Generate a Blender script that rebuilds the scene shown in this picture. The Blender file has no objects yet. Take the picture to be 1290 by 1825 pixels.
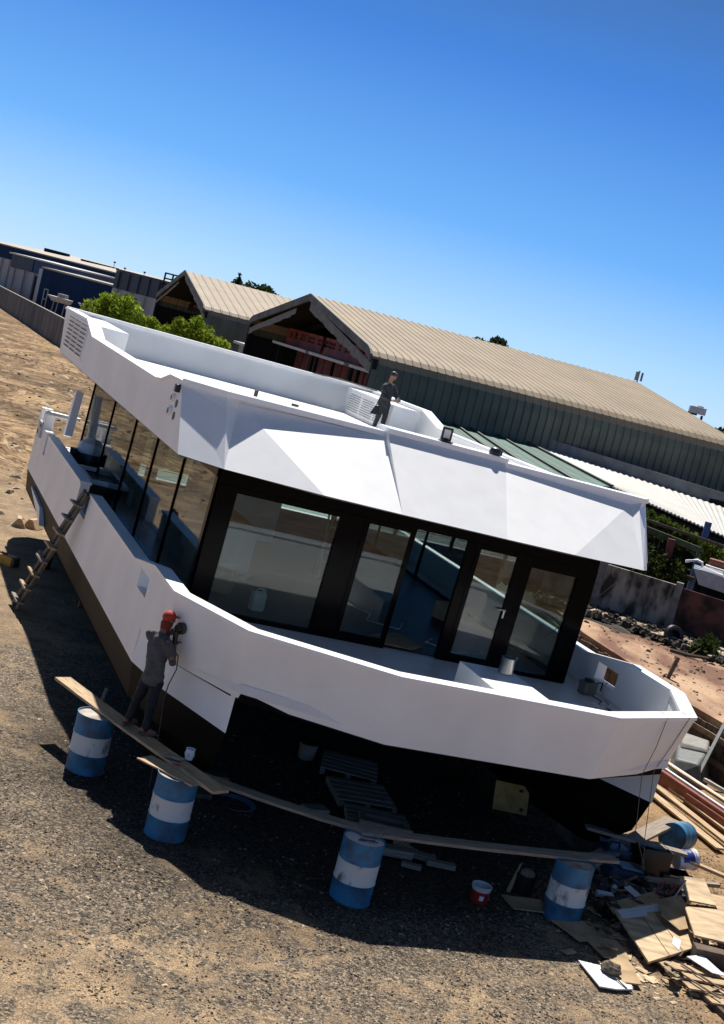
import bpy, bmesh, math, random
from mathutils import Vector, Matrix, noise
from math import radians, sin, cos, pi, sqrt, atan2
random.seed(7)
S = bpy.context.scene
COL = S.collection

# ---------------------------------------------------------------- camera, sky, sun, exposure
CAM_H = 7.264
cd = bpy.data.cameras.new('camera'); cam = bpy.data.objects.new('camera', cd); COL.objects.link(cam)
X = Vector((0.9684, 0.0294, 0.2477)); Y = Vector((0.2495, -0.114, -0.9617)); F = Vector((0, 0.993, -0.1177))
F.normalize(); X = (X - F * X.dot(F)).normalized(); Y = F.cross(X)
if Y.z > 0: Y = -Y
M = Matrix.Identity(4)
for i in range(3):
    M[i][0] = X[i]; M[i][1] = -Y[i]; M[i][2] = -F[i]
M[2][3] = CAM_H
cam.matrix_world = M
cd.sensor_fit = 'VERTICAL'; cd.sensor_height = 36; cd.lens = 2447.53 / 1825 * 36
cd.clip_start = 0.5; cd.clip_end = 6000
S.camera = cam

SUN_AZ, SUN_EL = -10.5, 58.0
wd = bpy.data.worlds.new('World'); S.world = wd; wd.use_nodes = True
nt = wd.node_tree; nt.nodes.clear()
wo = nt.nodes.new('ShaderNodeOutputWorld'); bg = nt.nodes.new('ShaderNodeBackground')
sk = nt.nodes.new('ShaderNodeTexSky'); sk.sky_type = 'NISHITA'; sk.sun_disc = False
sk.sun_elevation = radians(SUN_EL); sk.sun_rotation = radians(SUN_AZ)
sk.altitude = 0; sk.air_density = 0.7; sk.dust_density = 0.0; sk.ozone_density = 4.0
tcw = nt.nodes.new('ShaderNodeTexCoord'); sxw = nt.nodes.new('ShaderNodeSeparateXYZ'); rw = nt.nodes.new('ShaderNodeValToRGB')
nt.links.new(tcw.outputs['Generated'], sxw.inputs[0]); nt.links.new(sxw.outputs[2], rw.inputs[0])
SKYS = ((0.0, (5.2, 7.6, 10.2)), (0.035, (3.9, 6.8, 10.6)), (0.10, (1.4, 4.4, 9.8)), (0.21, (0.42, 2.25, 7.4)), (0.36, (0.45, 0.85, 1.6)), (1.0, (0.45, 0.58, 0.78)))
while len(rw.color_ramp.elements) < len(SKYS): rw.color_ramp.elements.new(0.5)
for e, (p, c) in zip(rw.color_ramp.elements, SKYS): e.position = p; e.color = (*c, 1)
mw = nt.nodes.new('ShaderNodeMix'); mw.data_type = 'RGBA'; mw.inputs[0].default_value = 0.85      # clear deep-blue air: the sky's own colour by elevation
nt.links.new(sk.outputs[0], mw.inputs[6]); nt.links.new(rw.outputs[0], mw.inputs[7]); nt.links.new(mw.outputs[2], bg.inputs[0]); nt.links.new(bg.outputs[0], wo.inputs[0])
bg.inputs[1].default_value = 0.07
ld = bpy.data.lights.new('sun', 'SUN'); ld.energy = 5.0; ld.angle = radians(0.5); ld.color = (1, 0.955, 0.89)
sun = bpy.data.objects.new('sun', ld); COL.objects.link(sun)
sv = Vector((sin(radians(SUN_AZ)) * cos(radians(SUN_EL)), cos(radians(SUN_AZ)) * cos(radians(SUN_EL)), sin(radians(SUN_EL))))
sun.rotation_euler = sv.to_track_quat('Z', 'Y').to_euler(); sun.location = (0, 0, 60)
S.view_settings.view_transform = 'Standard'; S.view_settings.look = 'None'
S.view_settings.exposure = 0.55; S.view_settings.gamma = 1.0
S.view_settings.use_curve_mapping = False
S.cycles.transparent_max_bounces = 32; S.cycles.max_bounces = 14

# ---------------------------------------------------------------- materials
MATS = {}
def mat(name, col, rough=0.6, metal=0.0, var=0.12, scale=6.0, bump=0.0, bscale=60.0, stretch=(1, 1, 1), col2=None, thr=None, spec=0.5, coat=0.0, island=0.0, detail=5.0):
    """procedural surface: base colour varied by noise, optional second colour in patches, bump"""
    if name in MATS: return MATS[name]
    m = bpy.data.materials.new(name); m.use_nodes = True; t = m.node_tree; N = t.nodes; Lk = t.links
    b = N['Principled BSDF']; b.inputs['Roughness'].default_value = rough; b.inputs['Metallic'].default_value = metal
    b.inputs['Specular IOR Level'].default_value = spec
    b.inputs['Coat Weight'].default_value = coat
    tc = N.new('ShaderNodeTexCoord'); mp = N.new('ShaderNodeMapping'); mp.inputs['Scale'].default_value = stretch
    oi = N.new('ShaderNodeObjectInfo'); ml = N.new('ShaderNodeMath'); ml.operation = 'MULTIPLY'; ml.inputs[1].default_value = 37.0; cb0 = N.new('ShaderNodeCombineXYZ')
    Lk.new(oi.outputs['Random'], ml.inputs[0]); [Lk.new(ml.outputs[0], cb0.inputs[q]) for q in range(3)]; Lk.new(cb0.outputs[0], mp.inputs['Location'])
    Lk.new(tc.outputs['Object'], mp.inputs['Vector'])
    n1 = N.new('ShaderNodeTexNoise'); n1.inputs['Scale'].default_value = scale; n1.inputs['Detail'].default_value = detail
    Lk.new(mp.outputs[0], n1.inputs['Vector'])
    r = N.new('ShaderNodeValToRGB'); Lk.new(n1.outputs['Fac'], r.inputs[0])
    c2 = col2 if col2 else tuple(c * (1 - 2.2 * var) for c in col)
    hi = tuple(min(1, c * (1 + var)) for c in col)
    lo, up = thr if thr else (0.3, 0.7)
    r.color_ramp.elements[0].position = lo; r.color_ramp.elements[1].position = up
    r.color_ramp.elements[0].color = (*c2, 1); r.color_ramp.elements[1].color = (*hi, 1)
    src = r.outputs[0]
    if island:
        g = N.new('ShaderNodeNewGeometry'); mx = N.new('ShaderNodeMix'); mx.data_type = 'RGBA'; mx.blend_type = 'MULTIPLY'
        mr = N.new('ShaderNodeMapRange'); mr.inputs['To Min'].default_value = 1 - island; mr.inputs['To Max'].default_value = 1 + island
        Lk.new(g.outputs['Random Per Island'], mr.inputs['Value'])
        cb = N.new('ShaderNodeCombineColor')
        for i in range(3): Lk.new(mr.outputs[0], cb.inputs[i])
        mx.inputs[0].default_value = 1.0
        Lk.new(src, mx.inputs[6]); Lk.new(cb.outputs[0], mx.inputs[7]); src = mx.outputs[2]
    Lk.new(src, b.inputs['Base Color'])
    if bump:
        n2 = N.new('ShaderNodeTexNoise'); n2.inputs['Scale'].default_value = bscale; n2.inputs['Detail'].default_value = 4
        Lk.new(mp.outputs[0], n2.inputs['Vector'])
        bp = N.new('ShaderNodeBump'); bp.inputs['Strength'].default_value = bump; bp.inputs['Distance'].default_value = 0.02
        Lk.new(n2.outputs['Fac'], bp.inputs['Height']); Lk.new(bp.outputs[0], b.inputs['Normal'])
    MATS[name] = m; return m

def glass_mat(name, tint, ior, refl=1.0):
    m = bpy.data.materials.new(name); m.use_nodes = True; t = m.node_tree; N = t.nodes; Lk = t.links
    N.clear(); o = N.new('ShaderNodeOutputMaterial'); mx = N.new('ShaderNodeMixShader')
    lw = N.new('ShaderNodeLayerWeight'); lw.inputs[0].default_value = 0.5; pw_ = N.new('ShaderNodeMath'); pw_.operation = 'POWER'; pw_.inputs[1].default_value = 4.0; fr = N.new('ShaderNodeMapRange'); fr.inputs['To Min'].default_value = ior; fr.inputs['To Max'].default_value = 0.85
    Lk.new(lw.outputs['Facing'], pw_.inputs[0]); Lk.new(pw_.outputs[0], fr.inputs['Value'])
    tr = N.new('ShaderNodeBsdfTransparent'); tr.inputs[0].default_value = (*tint, 1)
    gl = N.new('ShaderNodeBsdfGlossy'); gl.inputs['Roughness'].default_value = 0.015; gl.inputs[0].default_value = (refl, refl, refl, 1)
    Lk.new(fr.outputs[0], mx.inputs[0]); Lk.new(tr.outputs[0], mx.inputs[1]); Lk.new(gl.outputs[0], mx.inputs[2]); Lk.new(mx.outputs[0], o.inputs[0])
    return m

WHITE = mat('white_gelcoat', (0.84, 0.835, 0.82), 0.42, var=0.045, scale=1.0, bump=0.06, bscale=2.2, stretch=(1, 1, .7), detail=10)
WHITE_RAIL = mat('white_rail', (0.86, 0.86, 0.86), 0.35, var=0.02, scale=3)
DECK = mat('deck_white', (0.70, 0.71, 0.73), 0.35, var=0.05, scale=2)
BLACKHULL = mat('black_antifouling', (0.0042, 0.004, 0.0036), 0.55, spec=0.1, var=0.25, scale=2.5)
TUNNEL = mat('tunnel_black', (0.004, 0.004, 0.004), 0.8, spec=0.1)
FRAME = mat('black_frame', (0.0022, 0.0022, 0.003), 0.15, var=0.05, spec=0.05)
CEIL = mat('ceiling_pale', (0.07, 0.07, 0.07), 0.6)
GLASS = glass_mat('tinted_glass', (0.68, 0.76, 0.74), 0.05, 0.66)
GLASSDOOR = glass_mat('door_glass', (0.92, 0.96, 0.95), 0.045, 0.85)
FLOOR = mat('cabin_floor', (0.016, 0.022, 0.028), 0.4, spec=0.1, var=0.3, scale=3)
STEEL = mat('steel', (0.42, 0.41, 0.39), 0.3, 1.0, var=0.08)
WOOD = mat('pine_board', (0.50, 0.345, 0.195), 0.75, var=0.27, scale=5, stretch=(0.6, 9, 9), bump=0.3, bscale=14)
WOODOLD = mat('weathered_board', (0.30, 0.24, 0.185), 0.85, var=0.22, scale=5, stretch=(0.6, 9, 9), bump=0.35, bscale=14)
WOODDARK = mat('dark_timber', (0.12, 0.085, 0.06), 0.9, var=0.25, scale=4, stretch=(1, 1, 1), bump=0.3)
PLY = mat('plywood', (0.54, 0.39, 0.23), 0.75, var=0.22, scale=2.4, stretch=(1, 3, 3), detail=9)
CARD = mat('cardboard', (0.42, 0.29, 0.16), 0.85, var=0.15, scale=4)
PAPER = mat('white_sheet', (0.66, 0.66, 0.67), 0.6, var=0.08, scale=3)
BLUE = mat('drum_blue', (0.028, 0.15, 0.27), 0.5, var=0.16, scale=4.0, bump=0.08, bscale=16, col2=(0.035, 0.075, 0.12), thr=(0.34, 0.58), detail=9)
DRUMWHITE = mat('drum_white', (0.60, 0.59, 0.56), 0.6, var=0.05, scale=6, col2=(0.16, 0.11, 0.075), thr=(0.30, 0.44), stretch=(1, 1, .55), detail=9)
DRUMTOP = mat('drum_top', (0.38, 0.34, 0.31), 0.6, var=0.2, scale=6, col2=(0.2, 0.13, 0.1))
PLASTICB = mat('black_plastic', (0.012, 0.012, 0.013), 0.4)
RUST = mat('red_oxide_steel', (0.22, 0.055, 0.03), 0.65, var=0.2, scale=5)
GREYM = mat('grey_metal', (0.30, 0.30, 0.30), 0.5, 0.3, var=0.1)

# ---------------------------------------------------------------- mesh helpers
class MB:
    def __init__(s): s.v = []; s.f = []
    def add(s, vs, fs):
        o = len(s.v); s.v += [Vector(v) for v in vs]; s.f += [tuple(i + o for i in f) for f in fs]; return s
    def poly(s, *p): return s.add(p, [tuple(range(len(p)))])
    def hexa(s, b, t):
        n = len(b); return s.add(list(b) + list(t), [tuple(range(n))[::-1], tuple(range(n, 2 * n))] + [(i, (i + 1) % n, n + (i + 1) % n, n + i) for i in range(n)])
    def prism(s, pts, z0, z1): return s.hexa([(x, y, z0) for x, y in pts], [(x, y, z1) for x, y in pts])
    def box(s, c, d, R=None):
        c = Vector(c); hx, hy, hz = d[0] / 2, d[1] / 2, d[2] / 2
        cs = [Vector((x, y, z)) for z in (-hz, hz) for x, y in ((-hx, -hy), (hx, -hy), (hx, hy), (-hx, hy))]
        if R is not None: cs = [R @ q for q in cs]
        return s.hexa([c + q for q in cs[:4]], [c + q for q in cs[4:]])
    def beam(s, a, b, w, h, up=(0, 0, 1)):
        a = Vector(a); b = Vector(b); d = (b - a).normalized(); u = Vector(up)
        if abs(d.dot(u)) > 0.98: u = Vector((1, 0, 0))
        r = d.cross(u).normalized() * (w / 2); u = r.cross(d).normalized() * (h / 2)
        return s.hexa([a - r - u, a + r - u, a + r + u, a - r + u], [b - r - u, b + r - u, b + r + u, b - r + u])
    def tube(s, pts, r, n=8, cap=True):
        pts = [Vector(p) for p in pts]; rs = r if isinstance(r, (list, tuple)) else [r] * len(pts)
        o = len(s.v); u = None
        for i, p in enumerate(pts):
            d = (pts[min(i + 1, len(pts) - 1)] - pts[max(i - 1, 0)]).normalized()
            if u is None: u = d.orthogonal().normalized()
            u = (u - d * u.dot(d)).normalized(); w = d.cross(u)
            for k in range(n):
                a = 2 * pi * k / n; s.v.append(p + (u * cos(a) + w * sin(a)) * rs[i])
        for i in range(len(pts) - 1):
            for k in range(n):
                s.f.append((o + i * n + k, o + i * n + (k + 1) % n, o + (i + 1) * n + (k + 1) % n, o + (i + 1) * n + k))
        if cap:
            s.f.append(tuple(o + k for k in range(n))[::-1]); e = o + (len(pts) - 1) * n; s.f.append(tuple(e + k for k in range(n)))
        return s
    def lathe(s, prof, c=(0, 0, 0), n=32, cap=True):
        o = len(s.v); c = Vector(c)
        for r, z in prof:
            for k in range(n):
                a = 2 * pi * k / n; s.v.append(c + Vector((r * cos(a), r * sin(a), z)))
        for i in range(len(prof) - 1):
            for k in range(n): s.f.append((o + i * n + k, o + i * n + (k + 1) % n, o + (i + 1) * n + (k + 1) % n, o + (i + 1) * n + k))
        if cap:
            s.f.append(tuple(o + k for k in range(n))[::-1]); e = o + (len(prof) - 1) * n; s.f.append(tuple(e + k for k in range(n)))
        return s
    def build(s, name, m, parent=None, smooth=False, bevel=0.0, recalc=True, loc=None, rot=None):
        me = bpy.data.meshes.new(name); me.from_pydata([tuple(v) for v in s.v], [], s.f); me.update()
        if recalc:
            b = bmesh.new(); b.from_mesh(me); bmesh.ops.recalc_face_normals(b, faces=b.faces); b.to_mesh(me); b.free()
        me.materials.append(m)
        if smooth:
            for p in me.polygons: p.use_smooth = True
            try: me.set_sharp_from_angle(angle=radians(35))
            except Exception: pass
        o = bpy.data.objects.new(name, me); COL.objects.link(o)
        if parent: o.parent = parent
        if loc is not None: o.location = loc
        if rot is not None: o.rotation_euler = rot
        if bevel:
            bv = o.modifiers.new('bevel', 'BEVEL'); bv.width = bevel; bv.segments = 2; bv.limit_method = 'ANGLE'; bv.angle_limit = radians(40)
        return o

def tag(o, label=None, cat=None, group=None, kind=None):
    if label: o['label'] = label
    if cat: o['category'] = cat
    if group: o['group'] = group
    if kind: o['kind'] = kind
    return o
def thing(name, label, cat, loc=(0, 0, 0), rz=0.0, group=None):
    o = bpy.data.objects.new(name, None); COL.objects.link(o); o.empty_display_size = 0.2
    o.location = loc; o.rotation_euler = (0, 0, rz); return tag(o, label, cat, group)
def copy_tree(o, parent=None):
    c = o.copy(); COL.objects.link(c)
    if parent: c.parent = parent
    for ch in list(o.children): copy_tree(ch, c)
    return c
def rotz(a): return Matrix.Rotation(a, 3, 'Z')
def eul(x, y, z): return Matrix.Rotation(z, 3, 'Z') @ Matrix.Rotation(y, 3, 'Y') @ Matrix.Rotation(x, 3, 'X')

# boat frame: x across the beam, y aft from the bow, z up
BR = Matrix(((0.93062, 0.36524, -0.02341), (-0.36499, 0.93090, 0.01436), (0.02704, -0.00482, 0.99962)))
BS = 1.02
C0 = Vector((0, 0, CAM_H))
BO = C0 + BS * (Vector((2.6375, 18.5982, 0)) - C0)
BMAT = Matrix.Translation(BO) @ (BR.transposed().to_4x4()) @ Matrix.Scale(BS, 4)
def BW(p): return BMAT @ Vector(p)
BYAW = atan2(0.36524, 0.93062)

# ---------------------------------------------------------------- ground
def ground_mat():
    m = bpy.data.materials.new('ground_dirt'); m.use_nodes = True; t = m.node_tree; N = t.nodes; Lk = t.links
    b = N['Principled BSDF']; b.inputs['Roughness'].default_value = 0.95; b.inputs['Specular IOR Level'].default_value = 0.15
    tc = N.new('ShaderNodeTexCoord'); P = tc.outputs['Object']
    def noi(scale, det=5, dist=0.0, rough=0.55, vec=None):
        n = N.new('ShaderNodeTexNoise'); n.inputs['Scale'].default_value = scale; n.inputs['Detail'].default_value = det
        n.inputs['Distortion'].default_value = dist; n.inputs['Roughness'].default_value = rough
        Lk.new(vec or P, n.inputs['Vector']); return n.outputs['Fac']
    def ramp(f, *st):
        r = N.new('ShaderNodeValToRGB'); Lk.new(f, r.inputs[0]); e = r.color_ramp.elements
        while len(e) < len(st): e.new(0.5)
        for k, (p, c) in enumerate(st): e[k].position = p; e[k].color = (*c, 1) if len(c) == 3 else c
        return r.outputs[0]
    def mix(f, a, c, mode='MIX'):
        x = N.new('ShaderNodeMix'); x.data_type = 'RGBA'; x.blend_type = mode
        if isinstance(f, float): x.inputs[0].default_value = f
        else: Lk.new(f, x.inputs[0])
        Lk.new(a, x.inputs[6]); Lk.new(c, x.inputs[7]); return x.outputs[2]
    def math_(op, a, c):
        x = N.new('ShaderNodeMath'); x.operation = op
        for i, q in enumerate((a, c)):
            if isinstance(q, (int, float)): x.inputs[i].default_value = q
            else: Lk.new(q, x.inputs[i])
        return x.outputs[0]
    g = lambda v: (v, v, v)
    # swirled sand of the far yard: curved tyre ruts and scraped ridges
    mp = N.new('ShaderNodeMapping'); mp.inputs['Rotation'].default_value = (0, 0, radians(-20)); mp.inputs['Scale'].default_value = (0.8, 0.5, 1); Lk.new(P, mp.inputs['Vector'])
    sw = noi(0.15, 5.0, 2.0, 0.62, mp.outputs[0])
    lt, md_, dk_ = (0.43, 0.30, 0.175), (0.275, 0.175, 0.092), (0.12, 0.074, 0.04)
    st = [(0.24, dk_)]
    for k in range(15): st.append((0.27 + k * 0.03, (lt, md_, dk_, lt, md_, lt, md_, dk_, lt, md_, dk_, lt, md_, lt, dk_)[k]))
    sand = ramp(sw, *st)
    sand = mix(0.75, sand, ramp(noi(0.11, 5, 1.2), (0.42, g(0.42)), (0.56, g(1.08))), 'MULTIPLY')
    sand = mix(0.6, sand, ramp(noi(0.9, 4, 1.5), (0.36, g(0.45)), (0.60, g(1.15))), 'MULTIPLY')
    # near yard: gravel and dark chips over brown soil
    soil = ramp(noi(0.9, 8, 0.4, 0.65), (0.32, (0.18, 0.13, 0.088)), (0.5, (0.30, 0.215, 0.135)), (0.66, (0.42, 0.30, 0.18)))
    vo = N.new('ShaderNodeTexVoronoi'); vo.inputs['Scale'].default_value = 34; Lk.new(P, vo.inputs['Vector'])
    sep = N.new('ShaderNodeSeparateColor'); Lk.new(vo.outputs['Color'], sep.inputs[0])
    grain = ramp(sep.outputs[0], (0.0, (0.045, 0.039, 0.033)), (0.45, (0.14, 0.113, 0.085)), (0.8, (0.25, 0.195, 0.138)), (1.0, (0.36, 0.285, 0.20)))
    fine = ramp(noi(55, 3), (0.38, g(0.30)), (0.62, g(1.45)))
    gm = math_('ADD', math_('MULTIPLY', noi(0.33, 5, 0.8), 1.2), math_('MULTIPLY', noi(2.6, 8, 0.6, 0.7), 1.9))   # ~1.2 mean
    sx = N.new('ShaderNodeSeparateXYZ'); Lk.new(P, sx.inputs[0])
    # dark ground round the hull, deepened to paint in the hull's shade
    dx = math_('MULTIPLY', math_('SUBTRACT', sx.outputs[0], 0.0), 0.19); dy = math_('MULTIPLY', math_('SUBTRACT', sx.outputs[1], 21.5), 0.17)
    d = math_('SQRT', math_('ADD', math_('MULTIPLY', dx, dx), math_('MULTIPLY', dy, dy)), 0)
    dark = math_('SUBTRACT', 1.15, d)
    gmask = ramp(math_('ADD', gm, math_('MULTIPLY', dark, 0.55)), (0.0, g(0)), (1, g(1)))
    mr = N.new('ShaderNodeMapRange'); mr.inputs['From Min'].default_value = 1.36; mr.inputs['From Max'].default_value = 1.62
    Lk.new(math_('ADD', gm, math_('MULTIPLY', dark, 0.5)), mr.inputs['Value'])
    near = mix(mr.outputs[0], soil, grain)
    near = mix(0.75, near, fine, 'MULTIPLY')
    md = N.new('ShaderNodeMapRange'); md.inputs['From Min'].default_value = 0.12; md.inputs['From Max'].default_value = 0.5; md.inputs['To Min'].default_value = 1.0; md.inputs['To Max'].default_value = 0.34; Lk.new(math_('ADD', dark, math_('MULTIPLY', math_('SUBTRACT', noi(0.8, 5), 0.5), 0.5)), md.inputs['Value'])  # soil colour multiplied down where the hull's shade falls
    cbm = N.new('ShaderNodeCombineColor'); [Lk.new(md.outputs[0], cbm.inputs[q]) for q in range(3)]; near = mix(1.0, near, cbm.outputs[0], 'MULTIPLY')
    # where the far sand takes over: beyond a wandering line about 8 m behind the stern, and on the right of the hull
    far = math_('ADD', math_('MULTIPLY', sx.outputs[1], 0.93), math_('MULTIPLY', sx.outputs[0], 0.36))
    wob = math_('MULTIPLY', math_('SUBTRACT', noi(0.25, 4), 0.5), 9.0)
    mr2 = N.new('ShaderNodeMapRange'); mr2.inputs['From Min'].default_value = 36; mr2.inputs['From Max'].default_value = 41
    Lk.new(math_('ADD', far, wob), mr2.inputs['Value'])
    rightm = N.new('ShaderNodeMapRange'); rightm.inputs['From Min'].default_value = 5.2; rightm.inputs['From Max'].default_value = 6.6
    Lk.new(math_('ADD', sx.outputs[0], math_('MULTIPLY', wob, 0.12)), rightm.inputs['Value'])
    tan = ramp(noi(1.4, 8, 0.3), (0.3, (0.18, 0.11, 0.058)), (0.6, (0.36, 0.235, 0.125)))
    tan = mix(0.7, tan, ramp(noi(30, 4), (0.36, g(0.5)), (0.6, g(1.15))), 'MULTIPLY')
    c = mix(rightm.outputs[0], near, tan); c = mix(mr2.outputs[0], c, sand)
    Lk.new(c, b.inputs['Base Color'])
    bp = N.new('ShaderNodeBump'); bp.inputs['Strength'].default_value = 1.0; bp.inputs['Distance'].default_value = 0.07
    hgt = math_('ADD', math_('MULTIPLY', noi(14, 6), 0.5), math_('MULTIPLY', sep.outputs[0], 0.18))
    hgt = math_('ADD', hgt, math_('MULTIPLY', sw, math_('MULTIPLY', mr2.outputs[0], 1.5)))
    Lk.new(hgt, bp.inputs['Height']); Lk.new(bp.outputs[0], b.inputs['Normal'])
    return m
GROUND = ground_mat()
def gz(x, y):
    if y < 8 or y > 140 or abs(x) > 60: return 0.0
    mx, my = x + 2.3, y - 18.95; t = max(-1.2, min(1.2, (mx * .67 - my * .74))); dd = sqrt((mx - .67 * t) ** 2 + (my + .74 * t) ** 2); k = max(0, min(1, (3.2 - dd) / 2.2)); k = k * k * (3 - 2 * k)
    return k * .147 + (1 - k) * 0.05 * noise.noise(Vector((x * 0.45, y * 0.45, 0))) + 0.02 * noise.noise(Vector((x * 1.7, y * 1.7, 5)))
def make_ground():
    def axis(lo, hi, a, b, st):
        v = [lo, lo * 0.4 + a * 0.6] if lo < a else []
        n = int((b - a) / st); v += [a + (b - a) * i / n for i in range(n + 1)]
        return v + [b * 0.6 + hi * 0.4, hi]
    xs = axis(-2500, 2500, -40, 40, 0.4); ys = axis(-600, 4000, 6, 110, 0.4)
    b = MB()
    b.v = [Vector((x, y, gz(x, y))) for y in ys for x in xs]
    n = len(xs)
    b.f = [(j * n + i, j * n + i + 1, (j + 1) * n + i + 1, (j + 1) * n + i) for j in range(len(ys) - 1) for i in range(n - 1)]
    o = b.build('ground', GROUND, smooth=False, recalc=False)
    for p in o.data.polygons: p.use_smooth = True
    tag(o, kind='structure')
make_ground()

def scatter(name, mlist, n, area, size, flat, seed, label, cat, zf=gz, dens=None):
    """countless small chips as one object"""
    rnd = random.Random(seed); b = MB()
    base = [(-1, -.7, 0), (.9, -.8, 0), (1.1, .7, 0), (-.8, .9, 0), (-.5, -.3, 1), (.5, -.4, .8), (.45, .5, 1), (-.4, .45, .7)]
    fs = [(0, 1, 5, 4), (1, 2, 6, 5), (2, 3, 7, 6), (3, 0, 4, 7), (4, 5, 6, 7)]
    k = 0
    while k < n:
        x = rnd.uniform(area[0], area[1]); y = rnd.uniform(area[2], area[3])
        if dens and rnd.random() > dens(x, y): continue
        k += 1
        s = size[0] * (size[1] / size[0]) ** (rnd.random() ** 2.2); a = rnd.uniform(0, 2 * pi); e = rnd.uniform(0.5, 1.6)
        ca, sa = cos(a), sin(a); z = zf(x, y) - 0.003; h = s * rnd.uniform(*flat)
        b.add([(x + (px * ca * e - py * sa) * s * .5, y + (px * sa * e + py * ca) * s * .5, z + pz * h) for px, py, pz in base], fs)
    o = b.build(name, mlist, recalc=False); return tag(o, label, cat, kind='stuff')
STONE = mat('stones', (0.19, 0.145, 0.104), 0.9, var=0.1, island=0.45)
CHIP = mat('wood_chips', (0.34, 0.26, 0.17), 0.85, var=0.1, island=0.5)
shade_dens = lambda x, y: 0.10 if ((x + .8) * .16) ** 2 + ((y - 21.5) * .17) ** 2 < .62 else 1.0  # stones thinned under the hull, where shade is painted into the soil
scatter('gravel', STONE, 52000, (-8, 9, 13.5, 24), (0.012, 0.045), (0.25, 0.6), 3, 'loose grey and brown stones over the near yard', 'gravel', gz, shade_dens)
scatter('litter', CHIP, 8000, (-8, 9, 13.5, 24), (0.014, 0.06), (0.1, 0.2), 5, 'pale wood chips and dry leaves strewn over the near yard', 'litter', gz, lambda x, y: .35 * shade_dens(x, y) + .05)
scatter('wood_splinters', mat('splinters', (0.46, 0.34, 0.21), .8, var=.1, island=.5), 420, (4.0, 7.4, 16.9, 21.5), (0.03, 0.22), (0.06, 0.15), 6, 'small wood splinters and cardboard bits round the debris pile', 'splinters', lambda x, y: gz(x, y) + .015, lambda x, y: max(0, 1 - ((x - 5.6) / 1.6) ** 2 - ((y - 18.9) / 2.2) ** 2))
scatter('rubble', STONE, 2200, (-30, 2, 28, 110), (0.04, 0.24), (0.2, 0.6), 9, 'stones and scraps lying about the sandy yard', 'rubble')
scatter('yard_debris', CHIP, 700, (-28, 0, 36, 100), (0.08, 0.7), (0.06, 0.25), 11, 'pale offcuts lying about the sandy yard', 'debris')

# raised sandy terrace right of the boat, held by a plank wall
TERR = mat('terrace_sand', (0.36, 0.235, 0.145), 0.95, var=0.2, scale=0.9, col2=(0.15, 0.07, 0.042), thr=(0.38, 0.60), bump=0.9, bscale=5, stretch=(1, 0.45, 1), detail=8)
TE = [(5.2, 47.0), (5.9, 41.5), (6.66, 36.9), (7.62, 33.8), (8.37, 30.9), (8.93, 29.6), (10.6, 25.2), (12.5, 19.5)]
TZ = 1.2
b = MB(); b.prism(TE + [(60, 19.5), (60, 47.0)], -0.2, TZ); tag(b.build('terrace', TERR), kind='structure')
pw = thing('plank_wall', 'brown timber plank wall holding up the sandy terrace edge', 'retaining wall', (8.9, 29.6, 0))
def at(o, p): return Vector(p) - o.location
b = MB(); cap = MB(); rnd = random.Random(4)
for (x0, y0), (x1, y1) in zip(TE[1:], TE[2:]):
    L = sqrt((x1 - x0) ** 2 + (y1 - y0) ** 2); n = int(L / 0.19); nx, ny = -(y0 - y1) / L, -(x1 - x0) / L
    for k in range(n):
        t0, t1 = (k + 0.04) / n, (k + 0.96) / n; o1 = 0.02 + rnd.random() * 0.03; h = TZ - 0.10 - rnd.random() * 0.12
        q = lambda t, oo: (x0 + (x1 - x0) * t - nx * 0 + nxo * oo, y0 + (y1 - y0) * t + nyo * oo)
        nxo, nyo = (y1 - y0) / L, -(x1 - x0) / L
        b.prism([q(t0, o1), q(t1, o1), q(t1, o1 + .035), q(t0, o1 + .035)], 0, h)
    for z in (0.35, 0.85): cap.beam((x0 + nxo * .1, y0 + nyo * .1, z), (x1 + nxo * .1, y1 + nyo * .1, z), 0.06, 0.12)
b.v = [at(pw, v) for v in b.v]; cap.v = [at(pw, v) for v in cap.v]
b.build('planking', WOODDARK, pw); cap.build('waler', mat('waler_wood', (0.22, 0.15, 0.095), 0.85, var=0.2), pw)

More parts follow.
